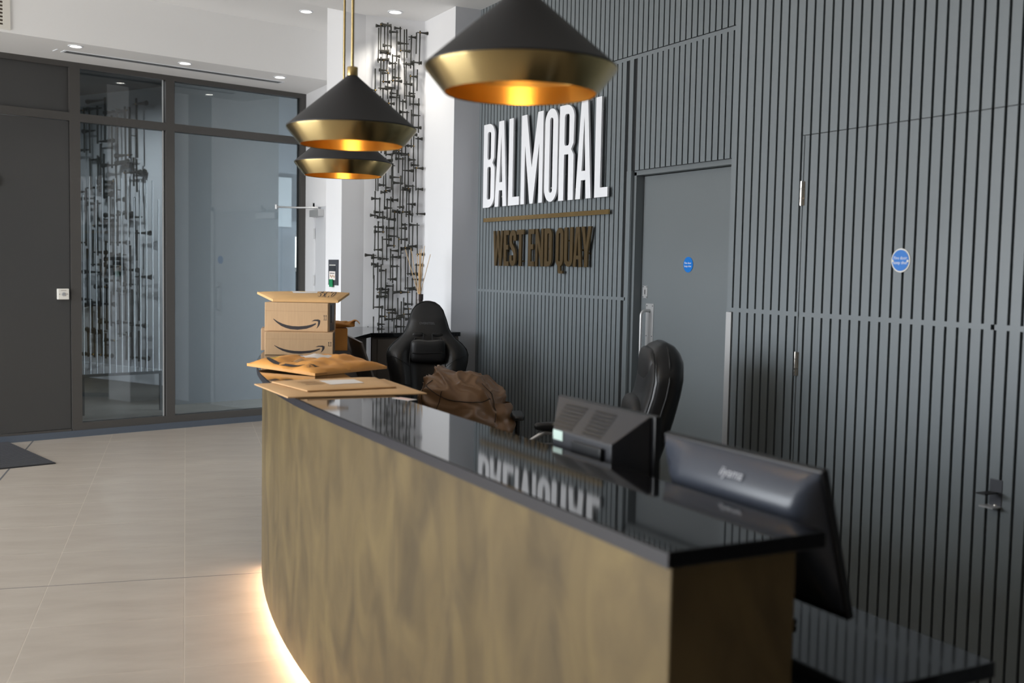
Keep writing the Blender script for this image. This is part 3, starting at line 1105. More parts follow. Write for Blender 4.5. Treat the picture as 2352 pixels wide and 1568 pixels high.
TH_IN = math.degrees(math.asin((7.009 - CY) / RI))
TH_OUT = math.degrees(math.asin((7.742 - CY) / RO))
ct = empty('countertop', (1.225, 3.0, 1.005))
outer = path(0, TH_OUT)
inner = path(RO - RI, TH_IN)
poly = outer + [(3.245, 7.742), (3.245, 7.0)] + inner[::-1]
ctm = MB()
ctm.prism([(p[0] - 1.225, p[1] - 3.0) for p in poly], 0.0, 0.030)
co = ctm.build('slab', M_granite, ct, bevel=0.0025)
# satin edge band along the visitor side and the near end
band = MB()
eb = [(p[0] - 1.225, p[1] - 3.0) for p in outer]
vs = []
for p in eb:
    vs += [(p[0] - 0.0008, p[1], 0.001), (p[0] - 0.0008, p[1], 0.0275)]
band.add(vs, [(2 * i, 2 * i + 2, 2 * i + 3, 2 * i + 1) for i in range(len(eb) - 1)])
band.build('edge_band', M_counteredge, ct)
tag(ct, 'glossy black curved stone countertop of the reception desk', 'countertop')

desk = empty('reception_desk', (1.225, 3.0, 0))


def wall_along(pts0, pts1, z0, z1):
    mb = MB()
    n = len(pts0)
    vs = []
    for a, b in zip(pts0, pts1):
        vs += [(a[0] - 1.225, a[1] - 3.0, z0), (a[0] - 1.225, a[1] - 3.0, z1), (b[0] - 1.225, b[1] - 3.0, z1), (b[0] - 1.225, b[1] - 3.0, z0)]
    fs = []
    for i in range(n - 1):
        for k in range(4):
            l = (k + 1) % 4
            fs.append((4 * i + k, 4 * i + l, 4 * i + 4 + l, 4 * i + 4 + k))
    fs += [(0, 1, 2, 3), (4 * n - 4, 4 * n - 1, 4 * n - 2, 4 * n - 3)]
    return mb.add(vs, fs)


YP = Y_END + 0.028
wall_along(path(0.026, TH_OUT, y_start=YP), path(0.05, TH_OUT, y_start=YP), 0.055, 1.005).build('front_panel', M_bronze, desk, smooth=True, auto=40)
MB().box(1.077 - 1.225, YP - 3.0 - 0.002, 0.055, 1.352 - 1.225, YP - 3.0 + 0.022, 1.005).build('end_panel', M_bronze, desk)
MB().box(1.1 - 1.225, YP + 0.025 - 3.0, 0.0, 1.34 - 1.225, YP + 0.05 - 3.0, 0.055).build('plinth_end', M_black, desk)
wall_along(path(0.10, TH_OUT, y_start=YP + 0.05), path(0.12, TH_OUT, y_start=YP + 0.05), 0.0, 0.06).build('plinth', M_black, desk)
wall_along(path(0.30, TH_IN, y_start=YP + 0.02), path(0.32, TH_IN, y_start=YP + 0.02), 0.0, 1.005).build('inner_panel', M_innerpanel, desk)
wall_along(path(0.090, 16, y_start=YP + 0.1), path(0.099, 16, y_start=YP + 0.1), 0.012, 0.052).build('light_strip', M_led, desk)
# back return below the far counter
bp_ = MB()
for a, b in (((2.581, 7.03), (3.24, 7.02)),):
    bp_.box(a[0] - 1.225, 7.03 - 3, 0, 3.24 - 1.225, 7.05 - 3, 1.005)
bp_.build('back_panel', M_innerpanel, desk)
for k in range(3):
    MB().box(2.62 + 0.21 * k - 1.225, 7.022 - 3, 0.1, 2.62 + 0.21 * k + 0.2 - 1.225, 7.03 - 3, 0.99).build('cupboard_door', M_innerpanel, desk, bevel=0.002)
tag(desk, 'curved reception desk faced in mottled bronze panels', 'desk')

# staff worktop behind the counter
wt = empty('worktop', (1.6, 2.4, 0.71))
o_in = path(0.33, 26.5, y_start=1.388)
o_out = path(0.77, 26.5, y_start=1.388)
MB().prism([(p[0] - 1.6, p[1] - 2.4) for p in o_in + o_out[::-1]], 0.0, 0.032).build('slab', M_worktop, wt, bevel=0.002)
MB().box(1.75 - 1.6, 1.46 - 2.4, -0.71, 1.79 - 1.6, 1.50 - 2.4, 0).build('leg', M_black, wt)
MB().box(1.75 - 1.6, 3.2 - 2.4, -0.71, 1.79 - 1.6, 3.24 - 2.4, 0).build('leg', M_black, wt)
p_ = path(0.72, 25)[-1]
MB().box(p_[0] - 1.62, p_[1] - 2.42, -0.71, p_[0] - 1.58, p_[1] - 2.38, 0).build('leg', M_black, wt)
tag(wt, 'low dark staff worktop behind the counter', 'worktop')

# ================================================================== PENDANT LAMPS
def pendant(loc, zc, label):
    t = empty('pendant_lamp', loc)          # origin on the widest rim
    n = 64
    MB().lathe([(0.230, 0.0), (0.2295, 0.004), (0.020, 0.183), (0.0185, 0.186), (0.0185, 0.182), (0.222, 0.004)], n).build('shade', M_shade, t, smooth=True, auto=30)
    MB().lathe([(0.2305, -0.0005), (0.2285, -0.006), (0.1845, -0.0585), (0.1825, -0.0600), (0.1805, -0.0585), (0.2225, -0.006), (0.2225, 0.0)], n).build('brass_band', M_brass, t, smooth=True, auto=30)
    MB().lathe([(0.1802, -0.0580), (0.2218, -0.0058), (0.2170, 0.004), (0.030, 0.165), (0.0001, 0.168)], n).build('lining', M_gold_in, t, smooth=True, auto=30)
    MB().lathe([(0.0001, 0.182), (0.0185, 0.182), (0.0190, 0.186), (0.0190, 0.214), (0.0175, 0.216), (0.0001, 0.216)], 28).build('collar', M_brassrod, t, smooth=True, auto=40)
    MB().cyl((0, 0, 0.214), (0, 0, zc - loc[2] - 0.02), 0.0052, n=12).build('rod', M_brassrod, t, smooth=True, auto=40)
    MB().lathe([(0.0001, zc - loc[2] - 0.03), (0.055, zc - loc[2] - 0.028), (0.055, zc - loc[2]), (0.0001, zc - loc[2])], 28).build('ceiling_rose', M_brassrod, t, smooth=True, auto=40)
    MB().lathe([(0.0001, 0.045), (0.018, 0.052), (0.026, 0.072), (0.020, 0.096), (0.014, 0.11), (0.0001, 0.112)], 20).build('bulb', M_bulb, t, smooth=True)
    MB().cyl((0, 0, 0.108), (0, 0, 0.166), 0.017, n=16).build('holder', M_brassrod, t)
    l = bpy.data.lights.new('lamp', 'POINT')
    l.energy = 1.6
    l.color = (1, 0.8, 0.52)
    l.shadow_soft_size = 0.03
    o = bpy.data.objects.new('lamp', l)
    o.location = (0, 0, 0.025)
    o.parent = t
    COL.objects.link(o)
    tag(t, label, 'pendant lamp', 'black and brass cone pendants over the desk')
    return t


pendant((1.211, 2.295, 1.975), Z_MAIN, 'nearest and largest looking black cone pendant with brass rim')
pendant((1.270, 3.686, 1.984), Z_MAIN, 'middle black cone pendant with brass rim and brass collar')
pendant((1.661, 4.940, 1.982), Z_MAIN, 'farthest black cone pendant partly hidden below the middle one')

# ================================================================== PARCELS ON THE COUNTER
ZC = 1.0352
SM_UP = [(372, 698), (460, 752), (560, 795), (660, 822), (760, 838), (900, 842), (1060, 825), (1160, 802), (1250, 770)]
SM_LO = [(372, 710), (440, 775), (530, 838), (620, 874), (720, 900), (870, 910), (1060, 885), (1160, 848), (1252, 795)]
AR_OUT = [(1165, 735), (1220, 703), (1300, 697), (1342, 715), (1335, 780), (1310, 830), (1270, 875)]
AR_IN = [(1165, 738), (1230, 728), (1280, 732), (1298, 745), (1293, 790), (1285, 830), (1264, 872)]


def ribbon(mb, a, b, fn):
    vs = [fn(*p) for p in a] + [fn(*p) for p in b]
    n = len(a)
    return mb.add(vs, [(i, i + 1, n + i + 1, n + i) for i in range(n - 1)])


def smile(parent, w, h, name='arrow_smile'):
    """printed mark on the front face (y = 0 plane, x to the right)"""
    def fn(px, py):
        return ((px - 190) / 1310 * w, -0.0006, (945 - py) / 570 * h)
    mb = MB()
    ribbon(mb, SM_UP, SM_LO, fn)
    ribbon(mb, AR_OUT, AR_IN, fn)
    mb.build(name, M_ink, parent)
    up = MB()
    for x in (1420, 1460):
        ribbon(up, [(x - 3, 705), (x - 3, 620)], [(x + 3, 705), (x + 3, 620)], fn)
        ribbon(up, [(x - 14, 632), (x, 605)], [(x + 14, 632), (x, 604)], fn)
    ribbon(up, [(1404, 704), (1476, 704)], [(1404, 711), (1476, 711)], fn)
    up.build('this_way_up_mark', M_ink, parent)


def carton(loc, rz, w, d, h, label, printed=True, m=M_card, tape=True):
    t = empty('cardboard_box', loc, rz)
    MB().box(0, 0, 0, w, d, h).build('carton', m, t, bevel=0.003)
    MB().box(0.004, d / 2 - 0.002, h - 0.0005, w - 0.004, d / 2 + 0.002, h + 0.0008).build('lid_seam', M_ink, t)
    if printed:
        smile(t, w, h)
        MB().box(0.004, -0.0004, h * 0.70, w - 0.004, 0.0006, h * 0.706).build('crease', mat('card_crease', rgb(160, 126, 92), 0.8), t)
    if tape:
        MB().box(w - 0.0005, d * 0.22, 0.004, w + 0.0008, d * 0.80, h - 0.004).build('parcel_tape', M_tape, t)
        MB().box(w + 0.0002, d * 0.32, h * 0.3, w + 0.0014, d * 0.44, h * 0.92).build('printed_strip', M_ink, t)
    tag(t, label, 'box')
    return t


# lower carton: front edge runs from (1.411,5.410) to (1.735,5.303)
rz1 = math.atan2(5.303 - 5.410, 1.735 - 1.411)
carton((1.411, 5.415, ZC), rz1 * 1.15, 0.343, 0.235, 0.117, 'lower printed cardboard box with arrow smile under another box')
rz2 = math.atan2(5.327 - 5.540, 1.714 - 1.429) * 0.72
carton((1.432, 5.500, ZC + 0.1175), rz2 * 1.12, 0.330, 0.20, 0.149, 'upper printed cardboard box with arrow smile carrying a flat mailer')
carton((1.465, 5.70, ZC), R(-17), 0.30, 0.17, 0.118, 'plain cardboard box mostly hidden behind the printed boxes', False, M_card2, False)
carton((1.775, 5.605, ZC), R(-14), 0.135, 0.17, 0.122, 'small brown box right behind the printed boxes', False, M_orange, False)


def pillow(parent, name, m, c, th, flat=0.0, wr=0.0, seed=0, nu=28, nv=22, pw=3.0, sub=0):
    """soft mailer over the plan quad c (near-left, near-right, far-right, far-left), each with own z"""
    c = [Vector(p) for p in c]

    def top(u, v):
        p = c[0].lerp(c[1], u).lerp(c[3].lerp(c[2], u), v)
        k = (1 - abs(2 * u - 1) ** pw) * (1 - abs(2 * v - 1) ** pw)
        k = max(k, 0) ** 0.6
        nz = 0.0
        if wr:
            nz = wr * (noise.noise(Vector((u * 3.1 + seed, v * 7.0, 0.3))) + 0.5 * noise.noise(Vector((u * 9 + seed, v * 13.0, 2.3)))) * k
        return Vector((p.x, p.y, p.z + flat + th * k + nz))

    def bot(u, v):
        p = c[0].lerp(c[1], u).lerp(c[3].lerp(c[2], u), v)
        return Vector((p.x, p.y, p.z))
    mb = MB()
    mb.grid(top, nu, nv)
    mb.grid(bot, nu, nv)
    n0 = nu * nv
    rim = [i for i in range(nu)] + [j * nu + nu - 1 for j in range(1, nv)] + [(nv - 1) * nu + i for i in range(nu - 2, -1, -1)] + [j * nu for j in range(nv - 2, 0, -1)]
    for a, b in zip(rim, rim[1:] + rim[:1]):
        mb.f.append((a, b, n0 + b, n0 + a))
    mb.build(name, m, parent, smooth=True, auto=50)
    return top


def patch(parent, name, m, top, u0, u1, v0, v1, off=0.0012, n=10, skew=0.0):
    mb = MB()
    mb.grid(lambda a, b: top(u0 + (u1 - u0) * a + skew * b, v0 + (v1 - v0) * b) + Vector((0, 0, off)), n, n)
    return mb.build(name, m, parent, smooth=True)


def strokes(parent, name, lines, top, org, sx_, sy_, wdt=0.012):
    mb = MB()
    for ln in lines:
        a = [(org[0] + p[0] * sx_, org[1] + p[1] * sy_) for p in ln]
        o_ = stroke(a, wdt)
        n = len(a)
        L_, R_ = o_[:n], o_[n:][::-1]
        vs = [top(*p) + Vector((0, 0, 0.0018)) for p in L_] + [top(*p) + Vector((0, 0, 0.0018)) for p in R_]
        mb.add(vs, [(i, i + 1, n + i + 1, n + i) for i in range(n - 1)])
    mb.build(name, M_ink, parent)


# flat mailer lying across the upper carton
mt = empty('paper_mailer', (1.62, 5.45, 1.302))
b_ = Vector((1.62, 5.45, 1.302))
q = [Vector(p) - b_ for p in ((1.475, 5.500, 1.3035), (1.775, 5.345, 1.3035), (1.905, 5.545, 1.340), (1.455, 5.745, 1.336))]
top = pillow(mt, 'envelope', M_kraft, q, 0.014, 0.012, 0.002, 3)
patch(mt, 'address_label', M_paper, top, 0.36, 0.66, 0.52, 0.97)
patch(mt, 'yellow_sticker', M_yellow, top, 0.45, 0.52, 0.72, 0.9, 0.0018)
D3 = [(0, .85), (.25, 1), (.5, .85), (.45, .6), (.2, .52), (.5, .42), (.52, .15), (.25, 0), (0, .12)]
D5 = [(.5, 1), (.05, 1), (.02, .58), (.35, .62), (.52, .35), (.4, .05), (0, .02)]
DC = [(.5, .9), (.25, 1), (.03, .7), (.03, .3), (.25, 0), (.5, .1)]
D1 = [(.05, .75), (.25, 1), (.25, 0)]
D0 = [(.25, 1), (.03, .7), (.03, .3), (.25, 0), (.47, .3), (.47, .7), (.25, 1)]
lines = []
for k, g in enumerate((D3, D5, DC, D1, D0)):
    lines.append([(p[1] * 0.9 + 0.0, 1 - (k * 0.62 + p[0]) / 3.1) if False else (k * 0.62 + p[0], p[1]) for p in g])
strokes(mt, 'handwriting', lines, top, (0.68, 0.15), 0.070, 0.66, 0.010)
tag(mt, 'tan mailer with handwriting lying on top of the boxes', 'mailer')

# puffy orange mailer
mt = empty('paper_mailer', (1.42, 4.55, ZC))
b_ = Vector((1.42, 4.55, ZC))
q = [Vector(p) - b_ for p in ((1.336, 4.315, ZC + 0.0008), (1.742, 4.545, ZC + 0.0008), (1.645, 4.93, ZC + 0.0008), (1.152, 4.725, ZC + 0.012))]
top = pillow(mt, 'envelope', M_orange, q, 0.036, 0.012, 0.022, 9, 44, 34, 3.6)
patch(mt, 'address_label', M_paper, top, 0.40, 0.72, 0.45, 0.80)
patch(mt, 'yellow_sticker', M_yellow, top, 0.10, 0.20, 0.74, 0.84, 0.0016)
patch(mt, 'grey_mark', mat('grey_print', rgb(168, 130, 88), 0.7), top, 0.14, 0.24, 0.42, 0.54, 0.0016)


def msm(px, py):
    return top(0.17 - (py - 690) / 1450.0, 0.92 - (px - 372) / 1310 * 1.10) + Vector((0, 0, 0.0022))


ms = MB()
ribbon(ms, SM_UP, SM_LO, msm)
ribbon(ms, AR_OUT, AR_IN, msm)
ms.build('arrow_smile', M_ink, mt)
tag(mt, 'puffy creased orange mailer lying on the counter', 'mailer')

# two flat tan envelopes stacked near the bend
mt = empty('flat_envelope', (1.28, 3.85, ZC))
b_ = Vector((1.28, 3.85, ZC))
q = [Vector(p) - b_ for p in ((1.028, 3.632, ZC + 0.0008), (1.53, 3.585, ZC + 0.0008), (1.56, 4.10, ZC + 0.0008), (1.022, 4.075, ZC + 0.0008))]
top = pillow(mt, 'envelope', M_kraft2, q, 0.007, 0.004, 0.0015, 4, 28, 20, 6)
tag(mt, 'large flat tan envelope at the bottom on the counter', 'envelope')
mt = empty('flat_envelope', (1.28, 3.88, ZC + 0.0125))
b_ = Vector((1.28, 3.88, ZC + 0.0125))
q = [Vector(p) - b_ for p in ((1.115, 3.69, ZC + 0.0135), (1.462, 3.715, ZC + 0.0135), (1.505, 4.06, ZC + 0.0135), (1.075, 4.02, ZC + 0.0135))]
top = pillow(mt, 'envelope', M_kraft2, q, 0.006, 0.004, 0.0015, 8, 28, 20, 6)
patch(mt, 'address_label', M_paper, top, 0.36, 0.72, 0.30, 0.70)
for k in range(3):
    patch(mt, 'printed_line', mat('faded_print', rgb(166, 130, 92), 0.8), top, 0.14, 0.32, 0.40 + 0.12 * k, 0.45 + 0.12 * k, 0.001)
tag(mt, 'smaller tan envelope with address label lying on the larger envelope', 'envelope')

# shipping slip at the inner counter edge
sl = empty('paper_slip', (1.405, 3.49, ZC), R(-72))
MB().box(-0.045, -0.02, 0, 0.045, 0.02, 0.0006).build('paper', M_paper, sl)
for k in range(3):
    MB().box(-0.038, -0.012 + k * 0.010, 0.0005, 0.03, -0.008 + k * 0.010, 0.0009).build('printed_line', mat('pink_print', rgb(190, 130, 120), 0.8), sl)
tag(sl, 'small white printed paper slip by the inner counter edge', 'paper slip')

# crumpled mailer on the small brown box
cm = empty('crumpled_mailer', (1.875, 5.62, ZC + 0.123), R(-20))


def crump(u, v):
    a = 2 * PI * u
    x = 0.075 * math.cos(a) * math.sin(PI * v)
    y_ = 0.055 * math.sin(a) * math.sin(PI * v)
    z = 0.024 - 0.024 * math.cos(PI * v)
    k = 1 + 0.45 * noise.noise(Vector((x * 26, y_ * 26, z * 40 + 4)))
    lift = 0.018 * max(0, x / 0.075) ** 2 * (1 if v > 0.4 else 0)
    return Vector((x * k * 1.15, y_ * k, max(0.0, z * (0.75 + 0.5 * (k - 1)) + lift)))


MB().grid(crump, 30, 20, True).build('paper', M_orange, cm, smooth=True)
mbf = MB()
mbf.grid(lambda a, b: Vector((0.06 + 0.05 * a, -0.03 + 0.06 * b, 0.030 + 0.016 * math.sin(a * 2.6) - 0.016 * a * a + 0.004 * math.sin(b * 9))), 10, 8)
mbf.build('flap', M_orange, cm, smooth=True)
tag(cm, 'crumpled orange paper mailer on the small brown box', 'mailer')

# ================================================================== MONITORS AND TABLET ON THE WORKTOP
ZW = 0.7422


def loft(sections):
    mb = MB()
    n = len(sections[0])
    vs = [p for s_ in sections for p in s_]
    fs = [tuple(range(n - 1, -1, -1)), tuple(range(len(vs) - n, len(vs)))]
    for j in range(len(sections) - 1):
        for i in range(n):
            k = (i + 1) % n
            fs.append((j * n + i, j * n + k, (j + 1) * n + k, (j + 1) * n + i))
    return mb.add(vs, fs)


m1 = empty('till_terminal', (1.60, 2.42, ZW))
bx_ = Vector((1.60, 2.42, ZW))


def rel(*p):
    return tuple(Vector(p) - bx_)


# screen slab facing the staff side
loft([[rel(1.555, 2.19, 0.80), rel(1.575, 2.19, 0.80), rel(1.575, 2.68, 0.80), rel(1.555, 2.68, 0.80)],
      [rel(1.555, 2.19, 1.137), rel(1.575, 2.19, 1.137), rel(1.575, 2.68, 1.137), rel(1.555, 2.68, 1.137)]]).build('screen', M_mon_dark, m1, bevel=0.004)
# rear housing: vertical back, ridge, sloping vented face
loft([[rel(1.452, 2.225, 0.86), rel(1.555, 2.205, 0.86), rel(1.555, 2.665, 0.86), rel(1.452, 2.515, 0.86)],
      [rel(1.448, 2.225, 1.066), rel(1.555, 2.205, 1.066), rel(1.555, 2.665, 1.066), rel(1.448, 2.515, 1.066)],
      [rel(1.548, 2.205, 1.134), rel(1.555, 2.205, 1.134), rel(1.555, 2.665, 1.134), rel(1.548, 2.665, 1.134)]]).build('housing', M_till, m1, bevel=0.004)
# vents on the sloping face
for ya, yb in ((2.285, 2.375), (2.43, 2.53)):
    mbv = MB()
    for k in range(7):
        f0, f1 = 0.10 + k * 0.115, 0.10 + k * 0.115 + 0.05
        for f in (f0,):
            x0, z0 = 1.448 + 0.1 * f, 1.066 + 0.068 * f
            x1, z1 = 1.448 + 0.1 * f1, 1.066 + 0.068 * f1
            mbv.add([rel(x0 - 0.0012, ya + 0.05 * f, z0 + 0.0016), rel(x0 - 0.0012, yb + 0.07 * f, z0 + 0.0016), rel(x1 - 0.0012, yb + 0.07 * f1, z1 + 0.0016), rel(x1 - 0.0012, ya + 0.05 * f1, z1 + 0.0016)], [(0, 1, 2, 3)])
    mbv.build('vent', M_mon_dark, m1)
MB().box(1.4465 - 1.60, 2.462 - 2.42, 1.040 - ZW, 1.4480 - 1.60, 2.512 - 2.42, 1.066 - ZW).build('label_sticker', mat('pale_green_label', rgb(214, 236, 226), 0.6), m1)
MB().box(1.435 - 1.60, 2.255 - 2.42, 0.99 - ZW, 1.45 - 1.60, 2.40 - 2.42, 1.052 - ZW).build('port_cover', M_mon_dark, m1, bevel=0.003)
MB().box(1.48 - 1.60, 2.34 - 2.42, 0.02, 1.53 - 1.60, 2.50 - 2.42, 0.13).build('stand', M_black, m1)
MB().box(1.42 - 1.60, 2.30 - 2.42, 0, 1.62 - 1.60, 2.54 - 2.42, 0.02).build('foot', M_black, m1, bevel=0.004)
tag(m1, 'black till terminal with vented back and pale label', 'monitor')

m2 = empty('desk_monitor', (1.60, 1.81, ZW))
bx_ = Vector((1.60, 1.81, ZW))


def msec(y_, k=1.0):
    # tilted screen slab section at y
    return None


scr = []
for y_ in (1.55, 2.075):
    scr.append([rel(1.498, y_, 1.116), rel(1.516, y_, 1.121), rel(1.602, y_, 0.812), rel(1.584, y_, 0.807)])
loft(scr).build('screen', M_mon_dark, m2, bevel=0.003)
hs = []
for y_, k in ((1.556, 0.15), (1.575, 0.9), (1.60, 1.0), (1.95, 1.0), (1.99, 0.9), (2.068, 0.15)):
    def pt(t, out):
        base = Vector((1.499 + 0.084 * t, y_, 1.112 - 0.302 * t))
        return rel(*(base + Vector((-0.96, 0, -0.26)) * out * k))
    hs.append([pt(0.0, 0.004), pt(0.06, 0.030), pt(0.12, 0.052), pt(0.20, 0.066), pt(0.34, 0.066), pt(0.50, 0.05), pt(0.75, 0.03), pt(0.95, 0.004), pt(0.95, -0.004), pt(0.0, -0.004)])
loft(hs).build('housing', M_mon, m2, smooth=True, auto=60)
me = text_mesh('lettering', 'iiyama', 0.030, 0.0008)
place_mesh(me, 'lettering', mat('silver_print', rgb(196, 198, 205), 0.4), m2,
           frame(rel(1.4625, 1.778, 1.0745), (0, -1, 0), (0.52, 0, 0.85)))
MB().box(1.54 - 1.60, 1.74 - 1.81, 0.015, 1.585 - 1.60, 1.88 - 1.81, 0.20).build('stand', M_black, m2)
MB().box(1.44 - 1.60, 1.72 - 1.81, 0, 1.61 - 1.60, 1.95 - 1.81, 0.015).build('foot', M_black, m2, bevel=0.004)
tag(m2, 'tilted dark grey desk monitor seen from behind with silver lettering', 'monitor')

# slim tilted tablet near the far bend
lp = empty('tablet', (2.068, 5.592, ZW))
b_ = Vector((2.05, 5.60, ZW))
c4 = [Vector(p) - b_ for p in ((2.045, 5.715, ZW + 0.02), (2.058, 5.482, ZW + 0.02), (1.967, 5.557, 1.083), (1.952, 5.79, 1.113))]
nn_ = (c4[1] - c4[0]).cross(c4[3] - c4[0]).normalized() * 0.012
loft([[tuple(p) for p in c4], [tuple(p + nn_) for p in c4]]).build('case', mat('tablet_grey', rgb(96, 90, 86), 0.35), lp, bevel=0.002)
cc = c4[1].lerp(c4[2], 0.62).lerp(c4[0].lerp(c4[3], 0.62), 0.14)
for sgn in (-1, 1):
    c0_ = cc + (nn_ * (1.0 if sgn > 0 else 0.0))
    MB().cyl(c0_ - nn_.normalized() * 0.0012, c0_ + nn_.normalized() * 0.0012, 0.011, n=20).build('round_badge', M_steel, lp)
MB().box(-0.07, -0.09, 0, 0.10, 0.09, 0.02).build('stand', M_black, lp, bevel=0.004)
tag(lp, 'dark tablet on a stand leaning behind the boxes', 'tablet')

# ================================================================== REED DIFFUSER
df = empty('reed_diffuser', (2.972, 7.12, ZC + 0.0))
MB().lathe([(0.0001, 0), (0.036, 0), (0.040, 0.006), (0.040, 0.17), (0.034, 0.185), (0.022, 0.195), (0.022, 0.205), (0.0001, 0.205)], 28).build('bottle', M_bottle, df, smooth=True, auto=40)
MB().lathe([(0.019, 0.205), (0.024, 0.205), (0.024, 0.226), (0.027, 0.228), (0.027, 0.268), (0.019, 0.268)], 28).build('collar', M_bottle, df, smooth=True, auto=40)
rn = random.Random(4)
for k in range(12):
    a = 2 * PI * k / 12 + rn.uniform(-0.2, 0.2)
    tl = rn.uniform(0.12, 0.36) if k % 3 else rn.uniform(0.02, 0.1)
    L_ = rn.uniform(0.34, 0.42)
    p0 = Vector((-0.012 * math.cos(a), -0.012 * math.sin(a), 0.20))
    d = Vector((math.cos(a) * tl, math.sin(a) * tl * 0.7, 1)).normalized()
    MB().cyl(p0, p0 + d * L_, 0.0021, n=6).build('reed', M_reed, df)
tag(df, 'brown reed diffuser bottle behind the gaming chair', 'diffuser')

# ================================================================== CHAIRS
def star_base(t, rad, m, zhub=0.09, n=5, a0=0.3):
    for k in range(n):
        a = a0 + 2 * PI * k / n
        d = Vector((math.cos(a), math.sin(a), 0))
        leg = MB()
        leg.tube([d * 0.03 + Vector((0, 0, zhub)), d * rad * 0.6 + Vector((0, 0, zhub - 0.01)), d * rad + Vector((0, 0, 0.068))], [0.030, 0.022, 0.015], 8)
        lo = leg.build('base_leg', m, t, smooth=True, auto=50)
        c = d * rad
        sd = Vector((-d.y, d.x, 0))
        MB().cyl(c + sd * 0.016 + Vector((0, 0, 0.028)), c - sd * 0.016 + Vector((0, 0, 0.028)), 0.028, n=16).build('castor', M_jet, lo, smooth=True, auto=40)
    MB().cyl((0, 0, 0.06), (0, 0, 0.12), 0.04, n=16).build('hub', m, t)
    MB().cyl((0, 0, 0.10), (0, 0, 0.42), 0.025, n=16).build('gas_lift', M_black, t, smooth=True, auto=40)


def cushion(mb, c, d, e=0.45, n=24, m_=14):
    """superellipsoid cushion"""
    def sp(v, p):
        return math.copysign(abs(v) ** p, v)

    def fn(u, v):
        a, b = 2 * PI * u, PI * (v - 0.5)
        return Vector((c[0] + d[0] / 2 * sp(math.cos(b), e) * sp(math.cos(a), e), c[1] + d[1] / 2 * sp(math.cos(b), e) * sp(math.sin(a), e), c[2] + d[2] / 2 * sp(math.sin(b), e)))
    return mb.grid(fn, n, m_, True)


# --- gaming chair, facing the viewer (local -y is its front, z up)
gc = empty('gaming_chair', (2.655, 6.20, 0), R(-21))
OUTL = [(0.0, 0.0, 0.205), (0.10, 0.05, 0.215), (0.20, 0.10, 0.225), (0.30, 0.15, 0.232), (0.36, 0.18, 0.243), (0.42, 0.21, 0.258), (0.47, 0.24, 0.262), (0.505, 0.26, 0.252),
        (0.54, 0.28, 0.222), (0.57, 0.29, 0.185), (0.60, 0.3, 0.155), (0.64, 0.32, 0.136), (0.70, 0.34, 0.118), (0.755, 0.36, 0.098), (0.785, 0.38, 0.075), (0.803, 0.4, 0.045), (0.810, 0.42, 0.012)]
ZS = 0.462        # height where the back begins


def hw(z):
    for a, b in zip(OUTL, OUTL[1:]):
        if a[0] <= z <= b[0]:
            f = (z - a[0]) / (b[0] - a[0])
            return a[2] + (b[2] - a[2]) * f
    return OUTL[-1][2]


def back_y(z):
    return 0.16 + 0.14 * (z / 0.81) - 0.02 * math.sin(z * 4)


def back_pt(u, v):
    z = 0.81 * (1 - (1 - v) ** 1.6) if v > 0 else 0
    z = min(z, 0.8099)
    w_ = hw(z)
    a = 2 * PI * u
    cx, sy = math.cos(a), math.sin(a)
    x = w_ * math.copysign(abs(cx) ** 0.55, cx)
    th = 0.055 * (1 if z < 0.7 else max(0.25, (0.83 - z) / 0.13))
    ft = math.copysign(abs(sy) ** 0.6, sy)
    yv = back_y(z) + th * ft
    if ft < 0:                       # front: raised side bolsters
        s_ = min(1.0, abs(x) / max(w_, 0.01))
        lower = max(0.0, min(1.0, (0.60 - z) / 0.12))
        yv -= 0.035 * lower * max(0, math.sin(PI * min(1, max(0, (s_ - 0.42) / 0.58)))) * (1 if s_ > 0.42 else 0)
        yv += 0.012 * lower * (1 if s_ < 0.40 else 0)
    return Vector((x, yv, ZS + z))


bk = MB()
bk.grid(back_pt, 64, 46, True)
bk.f.append(tuple(range(63, -1, -1)))
bk.f.append(tuple(range(45 * 64, 46 * 64)))
bko = bk.build('backrest', M_leather, gc, smooth=True)
edge = []
for s_ in (1, -1):
    zs = [o_[0] for o_ in OUTL]
    zs = zs if s_ > 0 else zs[::-1]
    for z in zs:
        edge.append((s_ * (hw(z) + 0.001), back_y(z) - 0.008, ZS + z + (0.002 if z > 0.8 else 0)))
MB().tube(edge, 0.004, 6).build('piping', M_pipe, bko, smooth=True)
# seam lines on the bolsters
for s_ in (1, -1):
    MB().tube([(s_ * (0.40 * hw(z) + 0.012), back_y(z) - 0.062, ZS + z) for z in (0.05, 0.15, 0.25, 0.35, 0.45, 0.52, 0.58)], 0.0036, 6).build('seam', M_pipe, bko)
    MB().tube([(s_ * 0.115, back_y(.40) - 0.090, ZS + 0.40), (s_ * 0.17, back_y(.44) - 0.098, ZS + 0.44), (s_ * 0.235, back_y(.47) - 0.066, ZS + 0.465)], 0.0022, 6).build('seam', M_pipe, bko)
    MB().tube([(s_ * 0.105, back_y(.28) - 0.088, ZS + 0.28), (s_ * 0.16, back_y(.29) - 0.096, ZS + 0.29), (s_ * 0.215, back_y(.29) - 0.066, ZS + 0.29)], 0.0022, 6).build('seam', M_pipe, bko)
    # harness slots
    sl_ = MB()
    cushion(sl_, (s_ * 0.062, back_y(.60) - 0.053, ZS + 0.600), (0.072, 0.014, 0.030), 0.8)
    sl_.build('harness_slot', M_jet, bko, smooth=True)
    MB().tube([(s_ * 0.028, back_y(.60) - 0.062, ZS + 0.605), (s_ * 0.030, back_y(.56) - 0.075, ZS + 0.565)], 0.004, 6).build('strap', M_pipe, bko)
pm = MB()


